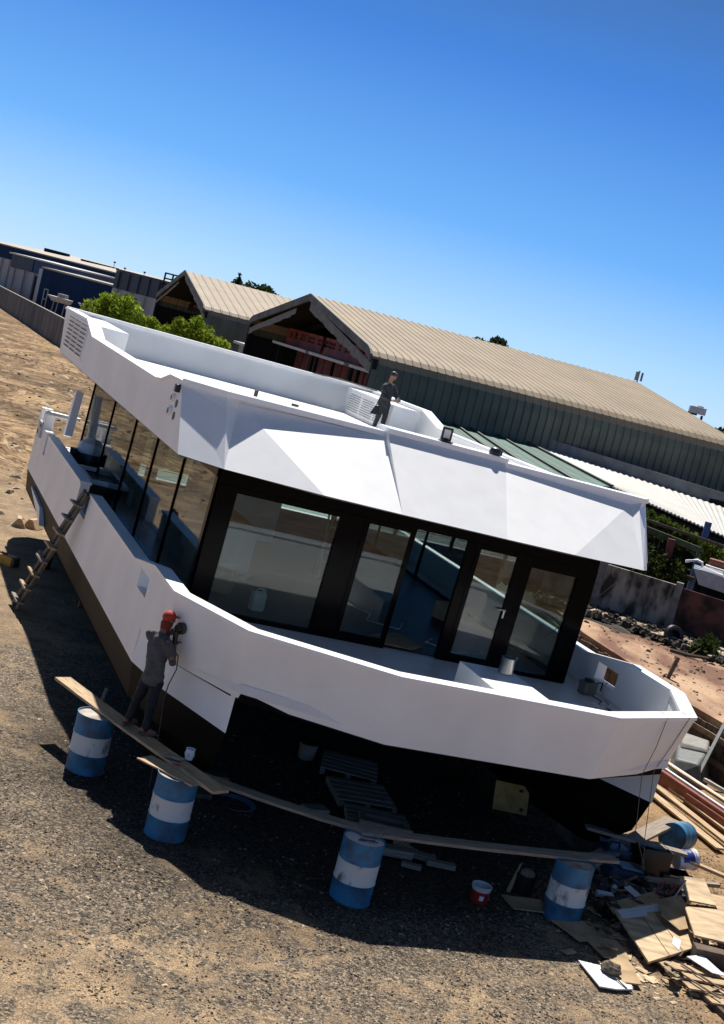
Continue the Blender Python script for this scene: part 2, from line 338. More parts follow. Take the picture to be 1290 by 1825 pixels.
# ---------------------------------------------------------------- sheds behind
ROOFM = mat('shed_roof_beige', (0.285, 0.225, 0.155), 0.6, spec=.25, var=0.06, scale=0.6, col2=(0.225, 0.175, 0.118), thr=(0.3, 0.75))
SHEDG = mat('shed_green', (0.095, 0.11, 0.085), 0.6, var=0.15, scale=0.8)
SHEDD = mat('shed_dark', (0.016, 0.018, 0.018), 0.85, spec=0.1)
TRIM = mat('shed_trim', (0.115, 0.115, 0.10), 0.7, var=0.25, scale=1.5)
PALE = mat('pale_edge', (0.45, 0.44, 0.42), 0.6)
AX = radians(70)
LX = Vector((sin(AX), cos(AX), 0)); LY = Vector((-cos(AX), sin(AX), 0))      # along the shed, across it (away)
def shed(name, label, c, W, L, ridge, rib, fascia=0.55):
    o = thing(name, label, 'shed', c, -AX + pi / 2)
    half = [(0.0, 4.2), (0.0, 6.25), (0.07, 6.6), (0.24, 6.9), (0.5, 7.1), (0.85, 7.22), (W / 2, ridge)]
    prof = half + [(W - y, z) for y, z in half[-2::-1]]
    b = MB(); n = int(L / rib); xs = []
    for k in range(n):
        x = k * rib; xs += [(x, 0), (x + rib * .72, 0), (x + rib * .80, 1), (x + rib * .93, 1)]
    xs.append((L, 0))
    nor = []
    for i, (y, z) in enumerate(prof):
        a = prof[max(i - 1, 0)]; c2 = prof[min(i + 1, len(prof) - 1)]; d = Vector((c2[0] - a[0], c2[1] - a[1])).normalized(); nor.append(Vector((-d.y, d.x)))
    def surf(lo, hi, rh=.032):
        b = MB(); m = hi - lo
        for x, r in xs:
            for i in range(lo, hi): b.v.append(Vector((x, prof[i][0] + nor[i].x * r * rh, prof[i][1] + nor[i].y * r * rh)))
        for k in range(len(xs) - 1):
            for i in range(m - 1): b.f.append((k * m + i, k * m + i + 1, (k + 1) * m + i + 1, (k + 1) * m + i))
        return b
    surf(2, len(prof) - 2).build('roof', ROOFM, o)
    b = MB(); b.add([(x, y, z - .14) for x in (.1, L - .2) for y, z in (prof[5], prof[6], prof[7])], [(0, 1, 4, 3), (1, 2, 5, 4)]); b.build('shade_sheet', SHEDD, o)  # dark sheet added beneath the roof, its colour standing in for shade
    surf(0, 3, .07).build('wall', SHEDG, o); surf(len(prof) - 3, len(prof)).build('wall', SHEDG, o)
    b = MB()
    for x in (L - .1,): b.add([(x, y, z) for y, z in prof] + [(x, 0, 0), (x, W, 0)], [tuple(range(len(prof))) + (len(prof) + 1, len(prof))])
    b.box((L / 2, W - 0.05, 3.1), (L, .06, 6.2)); b.box((L / 2, 0.06, 2.1), (L, .06, 4.2))
    b.poly((L * .55, 0.3, 0), (L * .55, W - .3, 0), (L * .55, W - .3, 7), (L * .55, W / 2, ridge - .3), (L * .55, .3, 7))
    b.build('inner_wall', SHEDD, o)
    # gable trim: rake boards and ragged valance below
    g = MB(); v = MB(); rn = random.Random(len(name))
    for s in (0, 1):
        pts = prof[3:7] if s == 0 else prof[-4:-8:-1]
        for (y0, z0), (y1, z1) in zip(pts, pts[1:]):
            g.hexa([(-.12, y0, z0 - .30), (-.02, y0, z0 - .30), (-.02, y1, z1 - .30), (-.12, y1, z1 - .30)], [(-.12, y0, z0 + .07), (-.02, y0, z0 + .07), (-.02, y1, z1 + .07), (-.12, y1, z1 + .07)])
        (y0, z0), (y1, z1) = pts[0], pts[-1]; nn = 14; v = MB()
        for k in range(nn):
            a, c3 = k / nn, (k + 1) / nn; ya, yb = y0 + (y1 - y0) * a, y0 + (y1 - y0) * c3; za, zb = z0 + (z1 - z0) * a, z0 + (z1 - z0) * c3
            dd = fascia + rn.uniform(-.05, .04) + (0.2 if s == 0 else 0.12)
            if s == 1 and k > 10: continue
            v.hexa([(.02, ya, za - dd), (.05, ya, za - dd), (.05, yb, zb - dd), (.02, yb, zb - dd)], [(.02, ya, za - .32), (.05, ya, za - .32), (.05, yb, zb - .32), (.02, yb, zb - .32)])
        v.build('valance', mat('valance_sheet', (0.16, 0.155, 0.135), 0.7, var=0.2), o)
    g.build('rake_board', TRIM, o)
    for yy in (.12, W - .12): p = MB(); p.box((0.12, yy, 3.4), (.2, .2, 6.8)); p.build('post', SHEDD, o)
    fr = MB()
    for f in (.25, .5, .75):
        x = L * f * .5
        fr.beam((x, .9, 6.75), (x, W / 2, ridge - .5), .15, .3); fr.beam((x, W - .9, 6.75), (x, W / 2, ridge - .5), .15, .3); fr.beam((x, .9, 6.6), (x, W - .9, 6.6), .15, .35)
    fr.build('roof_frame', SHEDD, o)
    return o
c0 = Vector((-1.12, 57.99, 0)); W2 = 23.0
s2 = shed('boat_shed', 'long green-walled shed with beige ribbed roof and open dark gable holding red racks', c0, W2, 18.9, 8.98, 0.39)
c1 = Vector((-13.4, 91.7, 0))
s1 = shed('boat_shed', 'farther shed with beige roof and black open gable behind the leafy trees', c1, 19.6, 20.5, 9.2, 0.62, 0.4)
def SL(c, x, y, z): return c + LX * x + LY * y + Vector((0, 0, z))
# red racks inside the near shed
REDD = mat('rack_red', (0.24, 0.034, 0.026), 0.7, var=0.3, scale=1.5)
REDK = mat('rack_dark_red', (0.11, 0.018, 0.014), 0.8, var=0.3, scale=1.5)
for i, (y0, y1, lab) in enumerate(((1.0, 6.2, 'red steel storage rack at the right end of the open shed'), (7.0, 13.2, 'red steel storage rack in the middle of the open shed'), (13.8, 20.8, 'red steel storage rack at the left end of the open shed'))):
    o = thing('storage_rack', lab, 'rack', SL(c0, 1.2, y0, 0), -AX + pi / 2, 'red racks in the open shed')
    Ln = y1 - y0; b = MB(); b.box((.6, Ln / 2, 6.45), (.1, Ln, .38)); b.box((.6, Ln / 2, 7.05), (.1, Ln, .16)); b.box((.6, Ln / 2, 6.78), (.06, Ln, .05))
    rr = random.Random(i); y = 0
    while y < Ln - .2:
        w = rr.choice((.07, .10, .9)); b.box((.62, y + w / 2, 6.68), (.05, w * .8, .75)); y += w + rr.choice((.10, .16, .22))
    b.build('rail_panel', REDD, o)
    b = MB(); b.box((1.4, Ln / 2, 3.4), (.1, Ln, 6.8)); [b.box((1.33, Ln * k / 5, 3.4), (.05, .12, 6.8)) for k in range(1, 5)]; b.build('back_panel', REDK, o)
    b = MB(); b.box((.25, Ln / 2, 6.16), (.9, Ln, .14)); b.build('shelf', PALE, o)
    for q in (.1, Ln - .1): b = MB(); b.box((.3, q, 3.05), (.16, .16, 6.1)); b.build('upright', SHEDD, o)
# grey cabin under the farther shed
o = thing('site_cabin', 'pale grey cabin with white roof edge beside the left shed post', 'cabin', (-8.6, 80.0, 0), -AX + pi / 2)
b = MB(); b.box((0.9, 1.5, 2.7), (1.8, 3, 5.4)); b.build('body', mat('cabin_grey', (.20, .21, .22), .6), o)
b = MB(); b.box((1.7, 1.4, 5.5), (4.2, 3.4, .14)); b.build('roof', PALE, o)
b = MB(); [b.box((2.2 + k * .45, 0.1, 2.7), (.08, .08, 5.2)) for k in range(4)]; b.build('bars', PALE, o)

# ---------------------------------------------------------------- lean-to with white and green roof, wall, pergola
def quadgrid(UL, UR, LR, LL, nu, nv, rib=0.03, th=0.05):
    UL, UR, LR, LL = map(Vector, (UL, UR, LR, LL)); b = MB(); m = nv + 1
    for layer in (0, 1):
        for i in range(nu + 1):
            for j in range(nv + 1):
                u, v = i / nu, j / nv; p = (UL * (1 - u) + UR * u) * (1 - v) + (LL * (1 - u) + LR * u) * v
                b.v.append(p + Vector((0, 0, (rib if (i % 2) else 0) - layer * th)))
    K = (nu + 1) * m
    for i in range(nu):
        for j in range(nv):
            q = (i * m + j, i * m + j + 1, (i + 1) * m + j + 1, (i + 1) * m + j); b.f.append(q); b.f.append(tuple(K + a for a in q[::-1]))
        for j in (0, nv): b.f.append((i * m + j, (i + 1) * m + j, K + (i + 1) * m + j, K + i * m + j))
    return b
LTW = mat('lean_to_white', (0.50, 0.49, 0.46), 0.5, var=0.06, scale=0.7)
LTG = mat('lean_to_green', (0.035, 0.115, 0.092), 0.5, var=0.25, scale=0.5, stretch=(1, 6, 1))
o = thing('lean_to_roof', 'lean-to roof along the green shed, white corrugated sheets with green sheets at its left end', 'lean-to', (9, 55, 0))
UL, UR, LR, LL = Vector((6.0, 61.71, 4.92)), Vector((17.01, 61.7, 4.11)), Vector((13.3, 47.16, 3.81)), Vector((9.13, 53.22, 4.33))
GUL, GLL = Vector((1.91, 59.97, 5.01)), Vector((4.81, 49.77, 3.93))
def L2(b): b.v = [at(o, v) for v in b.v]; return b
L2(quadgrid(UL + (UR - UL) * .004, UR + (UR - UL) * .5, LR + (LR - LL) * .5, LL + (LR - LL) * .006, 110, 1, .05)).build('white_sheet', LTW, o)
L2(quadgrid(GUL + (GUL - UL) * .6, UL, LL, GLL + (GLL - LL) * .6, 30, 1, .012)).build('green_sheet', LTG, o)
b = MB()
for u in (0.18, 0.36, 0.66, 1.0):
    a = GUL + (UL - GUL) * u; c = GLL + (LL - GLL) * u; b.beam(a + Vector((0, 0, .06)), c + Vector((0, 0, .06)), .10 if u < 1 else .16, .06)
L2(b).build('rafter_cover', mat('roof_batten', (.10, .095, .08), .7), o)
b = MB(); b.beam((5.6, 61.0, 5.05), (19.0, 62.6, 4.35), .25, .62); L2(b).build('flashing', mat('flashing_grey', (.13, .135, .14), .5, var=.2, scale=2), o)
b = MB(); b.beam(LL + Vector((0, .2, -.25)), LR + (LR - LL) * .5 + Vector((0, .2, -.25)), .12, .2); [b.beam(LL + (LR - LL) * t + Vector((0, .3, -.3)), LL + (LR - LL) * t + Vector((0, .3, -4.2)), .14, .14) for t in (.02, .4, .8, 1.3)]
L2(b).build('frame', SHEDD, o)
b = MB(); b.add([(4.5, 62, 0), (24, 62, 0), (24, 62, 4.2), (4.5, 62, 4.8)], [(0, 1, 2, 3)]); L2(b).build('back_wall', SHEDD, o)

CONC = mat('stained_concrete', (0.27, 0.245, 0.22), 0.9, var=0.12, scale=2.1, col2=(0.03, 0.028, 0.026), thr=(0.40, 0.60), bump=0.4, bscale=6, stretch=(1.4, 1.4, 0.6), detail=9)
REDW = mat('rusty_red_panel', (0.12, 0.052, 0.042), 0.9, spec=.1, var=0.2, scale=2.2, col2=(0.035, 0.025, 0.022), thr=(0.38, 0.60), detail=9)
wl = thing('yard_wall', 'blackened concrete wall with a rusty red panel at its right end', 'wall', (9.2, 40.8, TZ))
def wp(t): return Vector((4.6 + 9.0 * t, 42.1 - 2.75 * t, 0))
def wseg(t0, t1, h0, h1, th):
    a, c = wp(t0), wp(t1); d = (c - a).normalized(); nn = Vector((d.y, -d.x, 0)) * th
    return [at(wl, Vector((p.x, p.y, TZ + z))) for z in (-.1,) for p in (a, c, c + nn, a + nn)], [at(wl, Vector((p.x, p.y, TZ + z))) for p, z in ((a, h0), (c, h1), (c + nn, h1), (a + nn, h0))]
b = MB(); b.hexa(*wseg(0, .56, 1.55, 1.50, .14)); b.hexa(*wseg(.79, 1.3, 1.48, 1.4, .14)); b.build('panel', CONC, wl)
b = MB(); b.hexa(*wseg(.56, .79, 1.46, 1.42, .08)); b.build('red_panel', REDW, wl)
b = MB(); [b.hexa(*wseg(t, t + .022, 1.6, 1.6, .2)) for t in (.06, .31, .555, .785)]; b.build('pillar', mat('pillar_concrete', (.2, .19, .185), .9, var=.2, scale=3), wl)

pg = thing('pergola', 'dark green timber pergola frame with red and blue posts behind the concrete wall', 'pergola', (10, 46, TZ))
def pgb(a, c, w, m, name):
    b = MB(); b.beam(at(pg, a), at(pg, c), w, w * 1.4); return b.build(name, m, pg)
GRT = mat('green_timber', (.055, .07, .03), .8, var=.2)
pgb(Vector((8.2, 46.5, 3.78)), Vector((11.3, 45.9, 3.42)), .14, GRT, 'beam'); pgb(Vector((8.2, 46.3, 2.72)), Vector((11.3, 45.7, 2.42)), .12, GRT, 'beam'); pgb(Vector((8.5, 46.2, 4.0)), Vector((14.5, 45.0, 3.6)), .07, mat('brown_rail', (.07, .045, .035), .8), 'rail')
pgb(Vector((10.28, 45.85, TZ)), Vector((10.28, 45.85, 3.55)), .17, mat('red_post', (.13, .03, .028), .8, var=.2), 'post'); pgb(Vector((11.72, 47.55, TZ)), Vector((11.72, 47.55, 4.3)), .15, mat('blue_post', (.04, .09, .22), .6, var=.2), 'post')
pgb(Vector((11.7, 47.5, 2.95)), Vector((10.9, 47.5, 3.6)), .07, mat('teal_brace', (.03, .10, .09), .7), 'brace')

# ---------------------------------------------------------------- foliage
def leaf_mat(name, a, c):
    m = mat(name, a, 0.8, var=0.25, scale=1.2, island=0.5, spec=0.12); t = m.node_tree; P_ = t.nodes['Principled BSDF']; tl = t.nodes.new('ShaderNodeBsdfTranslucent'); mx = t.nodes.new('ShaderNodeMixShader'); mx.inputs[0].default_value = .4
    t.links.new(P_.inputs['Base Color'].links[0].from_socket, tl.inputs[0]); t.links.new(P_.outputs[0], mx.inputs[1]); t.links.new(tl.outputs[0], mx.inputs[2]); t.links.new(mx.outputs[0], t.nodes['Material Output'].inputs[0])
    return m
LEAF = leaf_mat('leaf_bright', (0.24, 0.32, 0.028), 0); LEAFD = leaf_mat('leaf_dark', (0.04, 0.06, 0.014), 0); LEAFV = leaf_mat('leaf_vine', (0.10, 0.145, 0.022), 0)
BARK = mat('bark', (.10, .075, .05), .9, var=.3, scale=6)
def crown(b, lobes, n, ls, rnd, o):
    for _ in range(n):
        c, r = rnd.choices(lobes, weights=[q[1] ** 2 for q in lobes])[0]
        d = Vector((rnd.gauss(0, 1), rnd.gauss(0, 1), rnd.gauss(0, 1))).normalized() * (r * (rnd.random() ** 0.35) * (1 + .22 * noise.noise(Vector((rnd.random() * 9, c[0], c[2])))))
        p = Vector(c) + Vector((d.x, d.y, d.z * .85)); s = ls * rnd.uniform(.6, 1.5)
        q = Vector((rnd.gauss(0, 1), rnd.gauss(0, 1), rnd.gauss(0, .7))).normalized(); w = q.orthogonal().normalized(); w = Matrix.Rotation(rnd.uniform(0, 6.28), 3, q) @ w; u = q.cross(w)
        b.add([p - w * s, p + u * s * .42 - w * .1 * s, p + w * s, p - u * s * .42], [(0, 1, 2, 3)])
def tree(name, label, cat, loc, lobes, n, ls, m, seed, group=None, trunk=.14):
    rnd = random.Random(seed); o = thing(name, label, cat, loc, 0, group); b = MB(); crown(b, lobes, n, ls, rnd, o); b.build('crown', m, o, recalc=False)
    t = MB(); top = max(l[0][2] for l in lobes)
    base = min(l[0][2] - l[1] for l in lobes)
    t.tube([(0, 0, 0), (.05, 0, base * .5), (0, .05, base + .2), (.05, 0, top)], [trunk, trunk * .8, trunk * .6, trunk * .2], 7)
    for c, r in lobes: t.tube([(0, .03, max(.3, base)), (c[0] * .5, c[1] * .5, (base + c[2]) / 2), c], [trunk * .45, trunk * .3, trunk * .12], 5)
    t.build('trunk', BARK, o); return o
tree('tree', 'bright leafy tree just behind the louvred roof corner', 'tree', (-11.3, 54.8, 0), [((-.9, 0, 5.8), .7), ((-.35, .3, 6.2), .7), ((.25, 0, 6.05), .75), ((.95, .2, 5.6), .75), ((1.75, 0, 5.15), .8), ((2.3, 0, 4.6), .6), ((0, 0, 4.9), 1.2), ((-.9, 0, 4.8), .9), ((-.6, 0, 6.45), .35), ((.25, 0, 6.6), .32), ((1.3, 0, 5.95), .35)], 12000, .075, LEAF, 1)
tree('tree', 'bright bushy tree between the boat roof and the black gable', 'tree', (-7.5, 49.45, 0), [((-1.25, 0, 5.35), .6), ((-.75, .2, 5.8), .55), ((-.2, .2, 6.0), .6), ((.3, 0, 6.1), .55), ((.85, .2, 5.75), .6), ((1.25, 0, 5.35), .5), ((.2, 0, 5.1), .9), ((-.9, 0, 4.9), .8), ((.1, 0, 6.55), .28), ((-.5, 0, 6.35), .3), ((1.2, 0, 5.9), .3)], 10000, .07, LEAF, 2)
tree('tree', 'small dark round tree top on the skyline, right of the spindly conifer', 'tree', (-12.9, 117.3, 0), [((-.9, 0, 9.2), .9), ((.3, 0, 9.4), .8), ((1, 0, 9.1), .7), ((0, 0, 8.4), 1.2)], 1500, .2, LEAFD, 3)
tree('conifer', 'spindly dark conifer tip on the skyline over the farther shed', 'tree', (-15.85, 123.99, 0), [((0, 0, 8.9), 1.0), ((0, 0, 9.6), .55), ((0, 0, 10.1), .3), ((0, 0, 10.5), .15)], 800, .18, LEAFD, 4)
tree('tree', 'pair of dark tree crowns showing over the middle of the beige ridge', 'tree', (7.6, 129.8, 0), [((-1.0, 0, 9.95), .75), ((.8, 0, 10.35), .9), ((1.4, 0, 9.9), .75), ((0, 0, 9.3), 1.1)], 2200, .16, LEAFD, 6)
for k, (x, y, z) in enumerate(((26.0, 118, 7.2), (27.6, 116, 7.3), (29.6, 116, 7.6))):
    tree('tree', ('dark green tree nearest the rooftop air unit on the right skyline', 'dark green tree second from the rooftop air unit on the right skyline', 'dark green tree at the right edge of the picture on the skyline')[k], 'tree', (x, y, .5), [((0, 0, z - .6), .9), ((-.6, 0, z - 1.2), .9), ((.6, 0, z - 1.1), .9)], 1100, .2, LEAFD, 20 + k, 'trees on the right skyline')
o = thing('vine', 'green vine hanging under the white lean-to roof over the pergola', 'vine', (10.3, 47.2, TZ)); b = MB(); rnd = random.Random(8)
for k in range(120):
    t = rnd.random(); c = Vector((-1.2 + 3.4 * t, -.35 + rnd.uniform(-.2, .2), 3.05 - .75 * t - rnd.random() * (.55 if t > .25 else .8)))
    crown(b, [(c, .16)], 26, .085, rnd, o)
b.build('leaves', LEAFV, o, recalc=False); b = MB(); b.tube([(-1.4, -.3, 2.9), (-.2, -.3, 2.55), (.9, -.3, 2.4), (2.2, -.3, 2.0)], .025, 5); [b.tube([(x, -.3, 2.6 - .2 * x), (x + .1, -.25, 0)], .02, 5) for x in (-.9, -.2)]
b.build('stem', BARK, o)
o = thing('bush', 'dense dark bush in the shade under the pergola', 'bush', (9.6, 45.2, TZ)); b = MB(); crown(b, [((-.8, .3, 1.6), .7), ((0, .4, 1.4), .8), ((.9, .5, 1.3), .6), ((-.9, .4, .8), .7), ((.4, .4, .8), .8)], 2600, .09, rnd, o); b.build('leaves', LEAFD, o, recalc=False)
for k, (x, y, lab) in enumerate(((10.2, 37.9, 'low weedy shrub nearest the camera on the terrace rubble'), (10.55, 38.9, 'low weedy shrub behind another on the terrace rubble'))):
    o = thing('shrub', lab, 'shrub', (x, y, TZ), 0, 'shrubs on the terrace'); b = MB(); crown(b, [((0, 0, .18), .32), ((.25, .1, .2), .25), ((-.2, 0, .15), .22), ((.05, 0, .4), .2)], 500, .07, rnd, o); b.build('leaves', LEAFD, o, recalc=False)

# rubble along the foot of the concrete wall
RUB = mat('dark_rubble', (.048, .040, .033), .95, var=.2, island=.7)
def tdens(x, y):
    t = (x - 5.5) / 8.0; f = 40.95 - (x - 7.2) * .31 - y; return max(0.0, 1 - abs(f - .7 - max(0, x - 8.4) * .22) / (1.0 + max(0, x - 8) * .35))
b = MB(); rn = random.Random(3); nx_, ny_ = 60, 10
for i in range(nx_ + 1):
    for j in range(ny_ + 1):
        t = i / nx_; w = j / ny_; p = Vector((4.8 + 9.5 * t, 42.0 - 2.9 * t, 0)); wd = 1.9 + 1.5 * max(0, t - .3) + .5 * noise.noise(Vector((t * 9, 0, 0))); b.v.append(Vector((p.x - .3 * wd * w * .9, p.y - wd * w, TZ + .004 + (.22 * (1 - w) + .10 * noise.noise(Vector((t * 22, w * 4, 1)))) * (1 if j < ny_ else 0))))
b.f = [(i * (ny_ + 1) + j, i * (ny_ + 1) + j + 1, (i + 1) * (ny_ + 1) + j + 1, (i + 1) * (ny_ + 1) + j) for i in range(nx_) for j in range(ny_)]
tag(b.build('dark_soil', mat('dark_soil', (.055, .045, .036), .95, var=.3, scale=2, bump=.6, bscale=12)), 'low bank of dark soil along the foot of the yard wall', 'soil', kind='stuff')
o = scatter('rubble_heap', RUB, 7000, (5.6, 14, 34.5, 42), (.03, .26), (.3, .9), 21, 'dark rubble and broken timber along the foot of the wall', 'rubble', lambda x, y: TZ + .10, tdens)
o = scatter('branches', CHIP, 420, (5.6, 13, 36, 41.6), (.04, .4), (.05, .2), 22, 'pale splinters and branches lying on the dark rubble', 'branches', lambda x, y: TZ + .2, tdens)
scatter('terrace_stones', STONE, 1500, (6.7, 13, 27, 40), (.015, .13), (.2, .6), 23, 'small stones lying on the sandy terrace', 'stones', lambda x, y: TZ + .002, lambda x, y: 1.0 if x > 7.2 + (36.5 - y) * .28 else 0.0)
b = MB(); b.tube([(0, 0, 0), (.5, -.25, .02), (1.2, -.3, .10)], [.05, .06, .03], 6); b.tube([(.5, -.25, .02), (.8, .1, .22)], [.03, .01], 5)
tag(b.build('log', mat('dead_wood', (.09, .07, .05), .9), loc=(9.2, 37.5, TZ + .05)), 'dead branch lying across the terrace in front of the shrubs', 'branch')
b = MB(); b.lathe([(.24, 0), (.30, .03), (.33, .12), (.30, .21), (.24, .24), (.17, .2), (.15, .12), (.17, .04)], n=24)
tag(b.build('tyre', PLASTICB, loc=(9.45, 38.9, TZ + .2), rot=(1.2, .2, .4), smooth=True), 'old black tyre standing in the rubble by the wall', 'tyre')
b = MB(); b.beam((0, 0, 0), (.12, .02, .62), .09, .09); tag(b.build('stake', WOODDARK, loc=(8.32, 33.4, TZ - .05)), 'short dark stake at the terrace edge behind the bow rail', 'stake')

# pale blue boat stored beyond the wall
o = thing('small_boat', 'small pale blue boat loaded with white pipes and a red box beyond the wall', 'boat', (10.9, 44.3, 2.45), radians(-14))
b = MB(); b.hexa([(0.25, .1, 0), (2.6, .1, -.1), (2.6, 1.2, -.1), (.25, 1.2, 0)], [(-.05, 0, .5), (2.7, 0, .42), (2.7, 1.3, .42), (-.05, 1.3, .5)]); b.build('hull', mat('pale_blue_paint', (.22, .30, .38), .5, var=.08), o, bevel=.03)
b = MB(); b.hexa([(.15, -.02, .5), (.95, -.04, .46), (1.0, .6, .5), (.3, .7, .52)], [(.25, .1, .62), (.9, .0, .52), (.9, .5, .62), (.4, .6, .66)]); b.build('tarp', PAPER, o)
b = MB(); b.box((.75, .7, .78), (.75, .4, .22)); b.build('red_box', RUST, o, bevel=.02)
for k in range(3):
    b = MB(); b.tube([(-.35, .3 + k * .12, .62 - k * .03), (0, .3 + k * .12, .74), (.18, .28 + k * .12, .7), (.22, .28 + k * .1, .55)], .035, 8); b.tube([(.3, .2 + .1 * k, .66), (2.4, .25 + .1 * k, .60)], .03, 8); b.build('pipe', PAPER, o, smooth=True)

# ---------------------------------------------------------------- far left: boundary wall and blue buildings
bw = thing('boundary_wall', 'long weathered concrete boundary wall along the left edge of the sandy yard', 'wall', (-40, 170, 0))
CW = mat('weathered_concrete', (0.13, 0.115, 0.10), 0.9, var=0.2, scale=0.7, col2=(0.04, 0.035, 0.03), thr=(0.33, 0.66), stretch=(1, 1, .25), detail=8)
A = Vector((-75.5, 238, 0)); B = Vector((-24.5, 112, 0)); b = MB(); p2 = MB(); cp = MB(); n = 17
d = (B - A) / n; nn = Vector((d.y, -d.x, 0)).normalized()
for k in range(n):
    a = A + d * k; c = a + d; h = 2.55
    b.hexa([at(bw, q) for q in (a, c, c + nn * .15, a + nn * .15)], [at(bw, q + Vector((0, 0, h))) for q in (a, c, c + nn * .15, a + nn * .15)])
    p2.beam(at(bw, a), at(bw, a + Vector((0, 0, h - .02))), .28, .2); cp.beam(at(bw, a + Vector((0, 0, h + .04))), at(bw, c + Vector((0, 0, h + .04))), .3, .08)
b.build('panel', CW, bw); p2.build('pillar', CW, bw); cp.build('coping', mat('coping_concrete', (.27, .25, .22), .9), bw)
DBLUE = mat('cladding_blue', (0.006, 0.026, 0.075), 0.6, spec=.15, var=0.08, scale=.3, stretch=(3, 3, .1)); DBLUE2 = mat('cladding_blue_bright', (0.010, 0.05, 0.13), 0.5, var=0.15, scale=.3)  # two blues, the second a brighter cladding for other walls
SLATE = mat('cladding_slate', (0.045, 0.062, 0.078), 0.5, var=0.12, scale=.4, stretch=(3, 3, .1)); WW = mat('white_cladding', (0.36, 0.36, 0.36), 0.6, var=0.08, scale=.5, stretch=(4, 4, .2))
FROOF = mat('far_roof', (0.36, 0.32, 0.27), 0.7, var=0.15, scale=.15, stretch=(1, 4, 1))
LG = mat('end_wall_pale', (.28, .31, .36), .6, var=.1)
def ribs(b, p, q, z0, z1, st, dep=.025):
    p = Vector(p); q = Vector(q); L = (q - p).length; d = (q - p) / L; nn = Vector((d.y, -d.x, 0)); k = st / 2
    while k < L: b.beam(p + d * k + nn * dep * .4 + Vector((0, 0, z0)), p + d * k + nn * dep * .4 + Vector((0, 0, z1)), st * .3, dep, (d.x, d.y, 0)); k += st
def block(name, label, p, q, depth, h, wall_m, roof_m, over=.3, low=None, low_m=None, end_m=None, slope=0.0, rb=.9):
    """building whose long front runs p->q (left to right as seen), depth away from the viewer"""
    p = Vector((*p, 0)); q = Vector((*q, 0)); o = thing(name, label, 'building', p); d = (q - p).normalized(); bk = Vector((-d.y, d.x, 0)) * depth; L = (q - p).length
    z0 = low or 0.0; b = MB(); b.hexa([(0, 0, z0), d * L + Vector((0, 0, z0)), d * L + bk + Vector((0, 0, z0)), bk + Vector((0, 0, z0))], [(0, 0, h), d * L + Vector((0, 0, h)), d * L + bk + Vector((0, 0, h + slope)), bk + Vector((0, 0, h + slope))]); (wall_m is SLATE) and ribs(b, (0, 0, 0), d * L, z0, h, 1.6)
    b.build('wall', wall_m, o)
    if low: b = MB(); b.hexa([(0, 0, 0), d * L, d * L + bk, bk], [(0, 0, low - .01), d * L + Vector((0, 0, low - .01)), d * L + bk + Vector((0, 0, low - .01)), bk + Vector((0, 0, low - .01))]); ribs(b, (0, 0, 0), d * L, 0, low - .05, 2.2); b.build('lower_wall', low_m, o)
    e = over; b = MB(); f = [Vector((0, 0, h)) - d * e - bk.normalized() * e, d * (L + e) - bk.normalized() * e + Vector((0, 0, h)), d * (L + e) + bk + Vector((0, 0, h + slope)), bk - d * e + Vector((0, 0, h + slope))]
    b.hexa([v + Vector((0, 0, .01)) for v in f], [v + Vector((0, 0, .25)) for v in f]); b.build('roof', roof_m, o)
    if end_m: b = MB(); b.hexa([-d * .05, -d * .02, -d * .02 + bk, -d * .05 + bk], [v + Vector((0, 0, h - .02)) for v in (-d * .05, -d * .02, -d * .02 + bk, -d * .05 + bk)]); b.build('end_wall', end_m, o)
    return o
o = block('warehouse', 'dark blue box warehouse with pale end wall and pale roof edge behind the boundary wall', (-52.9, 198), (-36.0, 189.0), 8, 6.35, DBLUE, FROOF, .2, end_m=LG, slope=.12)
p0 = Vector((-52.9, 198, 0)); d = Vector((16.9, -9, 0)).normalized(); nn = Vector((d.y, -d.x, 0))
b = MB(); b.hexa([-Vector((2.2, -6.2, 0)), (0, 0, 0), nn * -.1, -Vector((2.2, -6.2, .0)) + nn * -.1], [v + Vector((0, 0, 6.2)) for v in (-Vector((2.2, -6.2, 0)), Vector((0, 0, 0)), nn * -.1, -Vector((2.2, -6.2, .0)) + nn * -.1)]); b.build('side_wall', LG, o)
b = MB(); c = d * 1.2 + nn * .1
for a1, a2 in (((0, 0), (0, 2.6)), ((.7, 0), (.7, 2.6)), ((0, 2.6), (.7, 2.6)), ((0, 1.2), (.7, 1.2))): b.beam(c + d * a1[0] + Vector((0, 0, a1[1] + 1)), c + d * a2[0] + Vector((0, 0, a2[1] + 1)), .14, .14)
b.build('ladder', PALE, o)
o = block('warehouse', 'white and slate building with long white roof edge and dark doorway', (-64.6, 222.5), (-52.6, 216.2), 10, 7.25, DBLUE2, mat('white_roof_edge', (.55, .54, .52), .6), .5, low=5.2, low_m=WW, slope=.2)
b = MB(); b.hexa(*[[Vector((-.1, -.15, z)), Vector((4.0, -2.25, z)), Vector((4.0, -2.1, z)), Vector((-.1, 0, z))] for z in (5.25, 7.2)]); b.build('slate_panel', SLATE, o)
b = MB(); b.hexa(*[[Vector((4.9, -2.75, z)), Vector((7.0, -3.85, z)), Vector((7.0, -3.75, z)), Vector((4.9, -2.65, z))] for z in (1.0, 4.8)]); b.build('doorway', mat('dark_doorway', (.03, .008, .007), .8), o)
o = block('warehouse', 'very long blue warehouse with beige roof along the left skyline', (-92, 290), (-57.6, 272.5), 25, 8.55, DBLUE, FROOF, .4, low=6.0, low_m=WW, slope=1.35)
for c, d in (((14, 10, 9.9), (5, 3, .7)), ((25, 4, 9.7), (8, 2, .35)), ((33, 0, 9.4), (5, 2, .3))): b = MB(); b.box(c, d); b.build('roof_vent', SHEDD, o)
